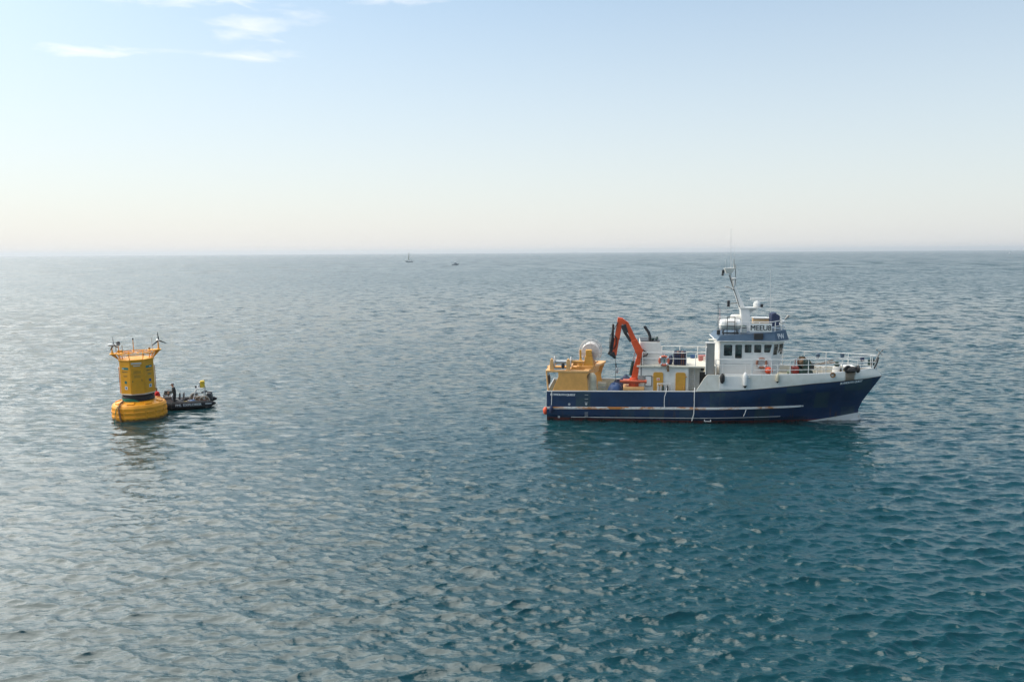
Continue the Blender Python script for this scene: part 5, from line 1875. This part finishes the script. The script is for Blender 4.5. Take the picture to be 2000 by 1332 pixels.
# two jockey seats
for px in (349, 356.5):
    x = 2.54 - (px - 349) * 0.0362
    mb = MB()
    mb.box((x + 0.12, 0.25, 0.40), (0.42, 0.4, 0.52))
    st = mb.build('jockey_seat', 'seat_grey', rib, bevel=0.06)
    MB().box((x - 0.08, 0.25, 0.80), (0.09, 0.36, 0.62), (0, R(-6), 0)).build('backrest', 'seat_grey', st, bevel=0.03)
    MB().tube([(x - 0.12, 0.05, 0.6), (x - 0.14, 0.05, 1.0), (x - 0.14, 0.45, 1.0), (x - 0.12, 0.45, 0.6)], 0.018, 6).build('seat_rail', 'steel', st)
MB().ball((2.46, 0.62, 0.42), (0.34, 0.2, 0.22), 14, 10).build('kit_bag', 'seat_grey', rib)
# roll frame over the stern
xa, xb, xc_ = 1.60, 1.27, 0.82
zr = 1.39
for y in (-0.7, 0.7):
    mb = MB()
    mb.tube([(xa, y, 0.3), (xb + 0.05, y * 0.85, zr - 0.08), (xb - 0.06, y * 0.85, zr), (xc_ + 0.04, y * 0.85, zr), (xc_ - 0.05, y * 0.87, zr - 0.1), (xc_ - 0.02, y, 0.3)], 0.035, 8)
    mb.tube([(xa - 0.18, y * 0.93, 0.85), (xc_ - 0.03, y * 0.93, 0.85)], 0.025, 6)
    mb.build('roll_frame', 'white_clean' if y > 0 else 'galvanised', rib)
mb = MB()
for x, z in ((xb, zr), (xc_, zr), (xc_ - 0.02, 0.9)):
    mb.tube([(x, -0.6, z), (x, 0.6, z)], 0.03, 6)
mb.build('frame_crossbar', 'galvanised', rib)
for x, z in (((xa + xb) / 2 - 0.02, 1.0), (xc_ - 0.06, 1.12)):
    MB().box((x, 0.62, z), (0.42, 0.05, 0.12), (0, R(12), 0)).build('name_board', 'seat_grey', rib)
MB().lathe([(0.05, 0), (0.07, 0.08), (0.05, 0.16)], (xb + 0.05, 0.5, zr + 0.03), 10).build('navigation_light', 'black_steel', rib)
# outboard engines
for y in (-0.35, 0.35):
    mb = MB()
    mb.loft([(0.22, y - 0.2, 0.42), (0.70, y - 0.2, 0.42), (0.70, y + 0.2, 0.42), (0.22, y + 0.2, 0.42)], [(0.30, y - 0.15, 0.95), (0.62, y - 0.15, 1.0), (0.62, y + 0.15, 1.0), (0.30, y + 0.15, 0.95)])
    en = mb.build('outboard_engine', 'black_steel', rib, bevel=0.06)
    MB().box((0.47, y, 0.1), (0.2, 0.12, 0.7)).build('engine_leg', 'black_steel', en, bevel=0.03)


def on_rib(name, mb, mats, at, label, cat, smooth=35, bevel=0, group=None):
    o = mb.build(name, mats, None, smooth, bevel, RIB_M @ T(*at))
    return tag(o, label, cat, group)


# liferaft valise on top of the frame
x0, z0 = 0.75, 1.31
x1, z1 = 1.06, 1.86
rv = empty('liferaft_valise', RIB_M @ T((x0 + x1) / 2, 0, z0))
tag(rv, 'bright yellow upright liferaft pack on top of the workboat frame', 'liferaft')
MB().box((0, 0, (z1 - z0) / 2), (x1 - x0, 0.34, z1 - z0)).build('pack', 'raft_yellow', rv, bevel=0.06)
for zz in (0.3, 0.72):
    MB().box((0, 0, (z1 - z0) * zz), (x1 - x0 + 0.02, 0.36, 0.04)).build('strap', 'box_yellow', rv)
MB().box((x1 - x0 - 0.12, 0, (z1 - z0) * 0.4), (0.06, 0.30, (z1 - z0) * 0.85)).build('side_plate', 'letter_white', rv)
# cable reels and boxes
def reel(x, y, r, w, z, label, core='reel_brown'):
    o = empty('cable_reel', RIB_M @ T(x, y, z))
    tag(o, label, 'cable reel')
    for s in (-1, 1):
        m = MB()
        m.torus((0, s * w / 2, 0), r, 0.025, 'Y', 28, 6)
        for k in range(6):
            a = k * math.pi / 3
            m.tube([(0, s * w / 2, 0), (r * math.cos(a), s * w / 2, r * math.sin(a))], 0.015, 5)
        m.build('flange', 'mark_pale' if s > 0 else 'galvanised', o)
    MB().lathe([(r * 0.82, -w / 2 + 0.02), (r * 0.84, 0), (r * 0.82, w / 2 - 0.02)], (0, 0, 0), 24, 'Y').build('wound_cable', core, o)
    MB().lathe([(r * 0.22, -w / 2 - 0.04), (r * 0.22, w / 2 + 0.04)], (0, 0, 0), 14, 'Y').build('hub', 'red_paint', o)
    return o


reel(0.77, 0.55, 0.34, 0.30, 0.14 + 0.36, 'large cable reel with pale rim at the workboat stern')
reel(1.15, 0.1, 0.30, 0.28, 0.14 + 0.32, 'brown cable reel half hidden behind the large reel')
reel(1.51, -0.1, 0.30, 0.25, 0.14 + 0.52, 'cable reel standing under the forward frame leg')
mb = MB()
mb.box((0, 0, 0.16), (0.42, 0.34, 0.30)).slot(1).box((0, 0, 0.33), (0.44, 0.36, 0.05))
on_rib('equipment_box', mb, ['box_yellow', 'raft_yellow'], (2.04, 0.55, 0.14), 'yellow equipment box amidships in the workboat', 'box', bevel=0.02)
mb = MB()
mb.box((0, 0, 0.2), (0.44, 0.5, 0.4), taper=0.9)
on_rib('deck_bag', mb, 'seat_grey', (1.77, 0.3, 0.14), 'grey bag between the yellow box and the frame', 'bag', bevel=0.06)
mb = heap(0.28, 0.2, 0.2, 33, 14, 6)
on_rib('blue_bundle', mb, 'sign_blue', (1.58, 0.72, 0.42), 'small blue bundle lying on the tube beside the reels', 'bundle')


# ================================================================== people
def figure(name, joints, edges, M, zones, label, hand_nodes, root='pelvis'):
    """one continuous skinned body grown from a posed skeleton; zones pick the clothing by nearest joint"""
    names = list(joints)
    co = [joints[k][:3] for k in names]
    rd = [joints[k][3] for k in names]
    ed = [(names.index(a), names.index(b)) for a, b in edges]
    for wrist, direction in hand_nodes:
        w = Vector(joints[wrist][:3])
        d = Vector(direction).normalized()
        side = d.cross(Vector((0, 0, 1)))
        side = side.normalized() if side.length > 1e-3 else Vector((0, 1, 0))
        palm = w + d * 0.075
        co.append(tuple(palm)); rd.append(0.034)
        pi_ = len(co) - 1
        ed.append((names.index(wrist), pi_))
        for f, ln in zip((-0.032, -0.011, 0.011, 0.032), (0.06, 0.075, 0.07, 0.055)):
            k = palm + side * f + d * (ln * 0.55)
            e = palm + side * f * 1.1 + d * ln + Vector((0, 0, -0.02))
            co += [tuple(k), tuple(e)]; rd += [0.010, 0.008]
            ed += [(pi_, len(co) - 2), (len(co) - 2, len(co) - 1)]
        th = w + d * 0.035 + side * -0.045 + Vector((0, 0, 0.015))
        te = th + d * 0.04 + side * -0.012
        co += [tuple(th), tuple(te)]; rd += [0.011, 0.009]
        ed += [(pi_, len(co) - 2), (len(co) - 2, len(co) - 1)]
    me = bpy.data.meshes.new(name)
    me.from_pydata(co, ed, [])
    tmp = bpy.data.objects.new('tmp', me)
    scene.collection.objects.link(tmp)
    sk = tmp.modifiers.new('skin', 'SKIN')
    sk.use_smooth_shade = True
    for i, v in enumerate(me.skin_vertices[0].data):
        v.radius = (rd[i], rd[i])
        v.use_root = i == names.index(root)
    ss = tmp.modifiers.new('sub', 'SUBSURF')
    ss.levels = ss.render_levels = 2
    dg = bpy.context.evaluated_depsgraph_get()
    body = bpy.data.meshes.new_from_object(tmp.evaluated_get(dg))
    bpy.data.objects.remove(tmp)
    body.name = name
    body.materials.clear()
    mats = sorted(set(zones.values()))
    for m in mats:
        body.materials.append(MATS[m])
    C_ = np.array(co[:len(names)])
    for p in body.polygons:
        c = np.array(p.center)
        k = names[int(np.argmin(((C_ - c) ** 2).sum(1)))]
        p.material_index = mats.index(zones[k])
        if any((c - np.array(joints[w][:3])) @ np.array(Vector(d).normalized()) > 0.02 and np.linalg.norm(c - np.array(joints[w][:3])) < 0.2 for w, d in hand_nodes):
            p.material_index = mats.index('skin')
    body.shade_smooth()
    o = bpy.data.objects.new(name, body)
    scene.collection.objects.link(o)
    o.matrix_world = M
    tag(o, label, 'person')
    return o


def head_extras(o, c, face, hair_mat, hair='cap'):
    """cap or hood and a small face on the head centred at c, looking along face"""
    c = Vector(c)
    f = Vector(face).normalized()
    s = f.cross(Vector((0, 0, 1))).normalized()
    rot = (0, 0, math.atan2(f.y, f.x))
    mb = MB()
    if hair == 'cap':
        mb.ball(c + Vector((0, 0, 0.035)) - f * 0.01, (0.108, 0.092, 0.085), 14, 8, rot)
        mb.box(c + f * 0.13 + Vector((0, 0, 0.04)), (0.10, 0.13, 0.015), rot)
    else:
        mb.ball(c + Vector((0, 0, 0.01)) - f * 0.035, (0.12, 0.112, 0.135), 14, 8, rot)
    mb.build('cap' if hair == 'cap' else 'hood', hair_mat, o)
    mb = MB()
    mb.ball(c + f * 0.10 + Vector((0, 0, -0.015)), (0.022, 0.014, 0.02), 8, 6, rot)
    for k in (-1, 1):
        mb.ball(c + s * 0.083 * k + Vector((0, 0, -0.01)), (0.02, 0.012, 0.03), 8, 6, rot)
    mb.build('nose_and_ears', 'skin', o)
    mb = MB()
    for k in (-1, 1):
        mb.ball(c + f * 0.092 + s * 0.033 * k + Vector((0, 0, 0.01)), 0.011, 8, 6)
    mb.box(c + f * 0.092 + Vector((0, 0, -0.055)), (0.012, 0.045, 0.008), rot)
    mb.build('eyes_and_mouth', 'black_steel', o)


# standing crew member at the console, dark clothes, facing the bow, hands at work in front
J = dict(pelvis=(0, 0, 0.92, 0.135), waist=(0.02, 0, 1.08, 0.135), chest=(0.06, 0, 1.30, 0.155), shoulders=(0.07, 0, 1.42, 0.125), neck=(0.09, 0, 1.50, 0.06), head=(0.12, 0, 1.60, 0.095), crown=(0.12, 0, 1.69, 0.085),
         lsh=(0.06, 0.19, 1.40, 0.075), lel=(0.10, 0.27, 1.14, 0.055), lwr=(0.33, 0.20, 1.05, 0.036),
         rsh=(0.06, -0.19, 1.40, 0.075), rel=(0.10, -0.27, 1.14, 0.055), rwr=(0.34, -0.16, 1.10, 0.036),
         lhip=(0, 0.10, 0.86, 0.105), lkn=(0.03, 0.12, 0.48, 0.07), lan=(-0.02, 0.13, 0.10, 0.05), lto=(0.14, 0.14, 0.05, 0.045),
         rhip=(0, -0.10, 0.86, 0.105), rkn=(0.04, -0.12, 0.48, 0.07), ran=(0.0, -0.13, 0.10, 0.05), rto=(0.16, -0.14, 0.05, 0.045))
E_ = [('pelvis', 'waist'), ('waist', 'chest'), ('chest', 'shoulders'), ('shoulders', 'neck'), ('neck', 'head'), ('head', 'crown'), ('shoulders', 'lsh'), ('lsh', 'lel'), ('lel', 'lwr'), ('shoulders', 'rsh'), ('rsh', 'rel'), ('rel', 'rwr'),
      ('pelvis', 'lhip'), ('lhip', 'lkn'), ('lkn', 'lan'), ('lan', 'lto'), ('pelvis', 'rhip'), ('rhip', 'rkn'), ('rkn', 'ran'), ('ran', 'rto')]
ZN = {k: 'jacket_dark' for k in J}
for k in ('lhip', 'lkn', 'rhip', 'rkn', 'pelvis'):
    ZN[k] = 'trousers_black'
for k in ('lan', 'lto', 'ran', 'rto'):
    ZN[k] = 'black_rubber'
for k in ('head', 'crown', 'neck'):
    ZN[k] = 'skin'
p1 = figure('person', J, E_, RIB_M @ T(2.74, 0.62, 0.13), ZN, 'person in dark clothing and grey cap standing at the workboat console', [('lwr', (1, -0.1, 0.0)), ('rwr', (1, 0.1, 0.05))])
head_extras(p1, (0.12, 0, 1.63), (1, 0.1, -0.1), 'cap_grey')
# person in red, bent towards the buoy
J = dict(pelvis=(0, 0, 0.62, 0.16), waist=(0.03, 0, 0.80, 0.17), chest=(0.09, 0, 1.00, 0.19), shoulders=(0.13, 0, 1.12, 0.155), neck=(0.17, 0, 1.19, 0.07), head=(0.21, 0, 1.27, 0.095), crown=(0.22, 0, 1.35, 0.085),
         lsh=(0.12, 0.21, 1.10, 0.085), lel=(0.24, 0.28, 0.86, 0.062), lwr=(0.45, 0.22, 0.80, 0.038),
         rsh=(0.12, -0.21, 1.10, 0.085), rel=(0.26, -0.28, 0.88, 0.062), rwr=(0.47, -0.2, 0.84, 0.038),
         lhip=(0, 0.11, 0.56, 0.11), lkn=(0.26, 0.16, 0.40, 0.075), lan=(0.04, 0.17, 0.09, 0.05), lto=(0.2, 0.18, 0.05, 0.045),
         rhip=(0, -0.11, 0.56, 0.11), rkn=(0.28, -0.15, 0.40, 0.075), ran=(0.08, -0.16, 0.09, 0.05), rto=(0.24, -0.17, 0.05, 0.045))
ZN = {k: 'jacket_red' for k in J}
for k in ('lhip', 'lkn', 'rhip', 'rkn', 'pelvis'):
    ZN[k] = 'trousers_black'
for k in ('lan', 'lto', 'ran', 'rto'):
    ZN[k] = 'black_rubber'
for k in ('head', 'crown'):
    ZN[k] = 'skin'
p2 = figure('person', J, E_, RIB_M @ T(3.82, 0.35, 0.14), ZN, 'person in a red jacket crouching in the bow close to the buoy', [('lwr', (1, -0.1, -0.3)), ('rwr', (1, 0.1, -0.3))])
head_extras(p2, (0.21, 0, 1.30), (1, 0, -0.35), 'jacket_dark', 'hood')

# ================================================================== distant craft
def far_thing(name, x, y, yaw, label, cat):
    return tag(empty(name, T(x, y, 0) @ rz(yaw)), label, cat)


# sailing yacht under bare dark mast and cream sail, about a kilometre off
sy = far_thing('sailing_yacht', -123.7, 961.6, 178, 'faint sailing yacht with a dark mast on the far sea', 'sailing boat')
mb = MB()
mb.rings([[(-4.6, -1.1, 1.1), (-4.6, 1.1, 1.1), (-4.4, 0.6, -0.2), (-4.4, -0.6, -0.2)], [(0, -1.7, 1.1), (0, 1.7, 1.1), (0, 1.2, -0.3), (0, -1.2, -0.3)], [(3.2, -0.9, 1.25), (3.2, 0.9, 1.25), (2.9, 0.5, -0.3), (2.9, -0.5, -0.3)], [(5.4, -0.05, 1.5), (5.4, 0.05, 1.5), (4.4, 0.05, -0.2), (4.4, -0.05, -0.2)]])
mb.build('hull', 'far_grey', sy)
MB().box((-0.6, 0, 1.45), (4.2, 1.6, 0.7), taper=0.85).build('cabin', 'far_white', sy)
MB().tube([(0.6, 0, 1.2), (0.5, 0, 11.6)], [0.34, 0.22], 8).build('mast', 'far_grey', sy)
MB().tube([(0.6, 0, 2.5), (-3.6, 0, 2.6)], 0.2, 8).build('boom', 'far_grey', sy)
MB().prism([(0.8, 11.2), (0.8, 2.4), (2.2, 2.4)], -0.05, 0.05).build('furled_sail', 'sail_cream', sy)
MB().tube([(5.2, 0, 1.5), (0.5, 0, 11.4)], 0.08, 6).build('forestay', 'sail_cream', sy)
MB().tube([(-4.4, 0, 1.3), (0.5, 0, 11.4)], 0.05, 5).build('backstay', 'far_grey', sy)
# small motor boat
mo = far_thing('motor_boat', -50.1, 703.4, 0, 'small grey motor boat far off right of the sailing yacht', 'motor boat')
mb = MB()
mb.rings([[(-2.9, -1.1, 0.8), (-2.9, 1.1, 0.8), (-2.8, 0.8, -0.2), (-2.8, -0.8, -0.2)], [(0.8, -1.2, 0.95), (0.8, 1.2, 0.95), (0.8, 0.8, -0.2), (0.8, -0.8, -0.2)], [(3.4, -0.1, 1.35), (3.4, 0.1, 1.35), (2.8, 0.05, -0.1), (2.8, -0.05, -0.1)]])
mb.build('hull', 'far_grey', mo)
MB().loft([(-0.6, -0.9, 0.9), (2.0, -0.8, 1.0), (2.0, 0.8, 1.0), (-0.6, 0.9, 0.9)], [(-0.4, -0.8, 2.2), (0.9, -0.7, 2.2), (0.9, 0.7, 2.2), (-0.4, 0.8, 2.2)]).build('cabin', 'far_grey', mo)
MB().box((0.2, 0, 2.26), (1.7, 1.7, 0.12)).build('cabin_roof', 'far_white', mo)
MB().box((-1.7, 0, 1.0), (1.2, 1.4, 0.6)).build('engine_box', 'far_white', mo)
MB().tube([(0.1, 0, 2.3), (0.1, 0, 3.2)], 0.05, 6).build('aerial', 'far_white', mo)
# ship hull down on the horizon
cs = far_thing('cargo_ship', 960.0, 12200.0, 180, 'tiny pale cargo ship right on the horizon', 'cargo ship')
mb = MB()
mb.prism([(-48, 0), (44, 0), (50, 9), (-48, 8)], -8, 8)
mb.build('hull', 'far_hull', cs)
MB().box((-36, 0, 16), (16, 14, 16)).build('superstructure', 'far_white', cs)
MB().box((-40, 0, 27), (6, 6, 6)).build('funnel', 'far_hull', cs)
for x in (0, 24):
    MB().box((x, 0, 12), (3, 3, 9)).build('deck_crane', 'far_hull', cs)
# white launch near the right-hand end of the horizon
wl_b = far_thing('white_launch', 1345.0, 2140.0, 200, 'tiny white launch near the end of the horizon beyond the bow', 'motor boat')
mb = MB()
mb.rings([[(-4.5, -1.6, 1.4), (-4.5, 1.6, 1.4), (-4.3, 1.2, -0.2), (-4.3, -1.2, -0.2)], [(1.0, -1.7, 1.6), (1.0, 1.7, 1.6), (1.0, 1.2, -0.2), (1.0, -1.2, -0.2)], [(5.2, -0.1, 2.2), (5.2, 0.1, 2.2), (4.5, 0.05, -0.1), (4.5, -0.05, -0.1)]])
mb.build('hull', 'far_white', wl_b)
MB().loft([(-2.0, -1.2, 1.4), (2.6, -1.1, 1.6), (2.6, 1.1, 1.6), (-2.0, 1.2, 1.4)], [(-1.8, -1.1, 3.2), (1.0, -1.0, 3.2), (1.0, 1.0, 3.2), (-1.8, 1.1, 3.2)]).build('cabin', 'far_white', wl_b)
MB().box((0.3, 0, 2.7), (1.9, 2.15, 0.5)).build('window_band', 'window_glass', wl_b)

# ------------------------------------------------------------------ sea haze: one even body of thin air over the whole sea
if HAZE_DENSITY > 0:
    mb = MB()
    mb.box((0, 0, 21.0), (31000, 31000, 46.0))
    t = NT('haze_air')
    t.n.remove(t.b)
    pv = t.node('ShaderNodeVolumePrincipled')
    pv.inputs['Color'].default_value = HAZE_COL
    pv.inputs['Density'].default_value = HAZE_DENSITY
    pv.inputs['Anisotropy'].default_value = 0.3
    outn = [n for n in t.n if n.type == 'OUTPUT_MATERIAL'][0]
    t.l.new(pv.outputs[0], outn.inputs['Volume'])
    MATS['haze_air'] = t.m
    hz_o = mb.build('haze', 'haze_air', None, smooth=0)
    hz_o['kind'] = 'stuff'
    hz_o['label'] = 'thin pale sea haze over the water'
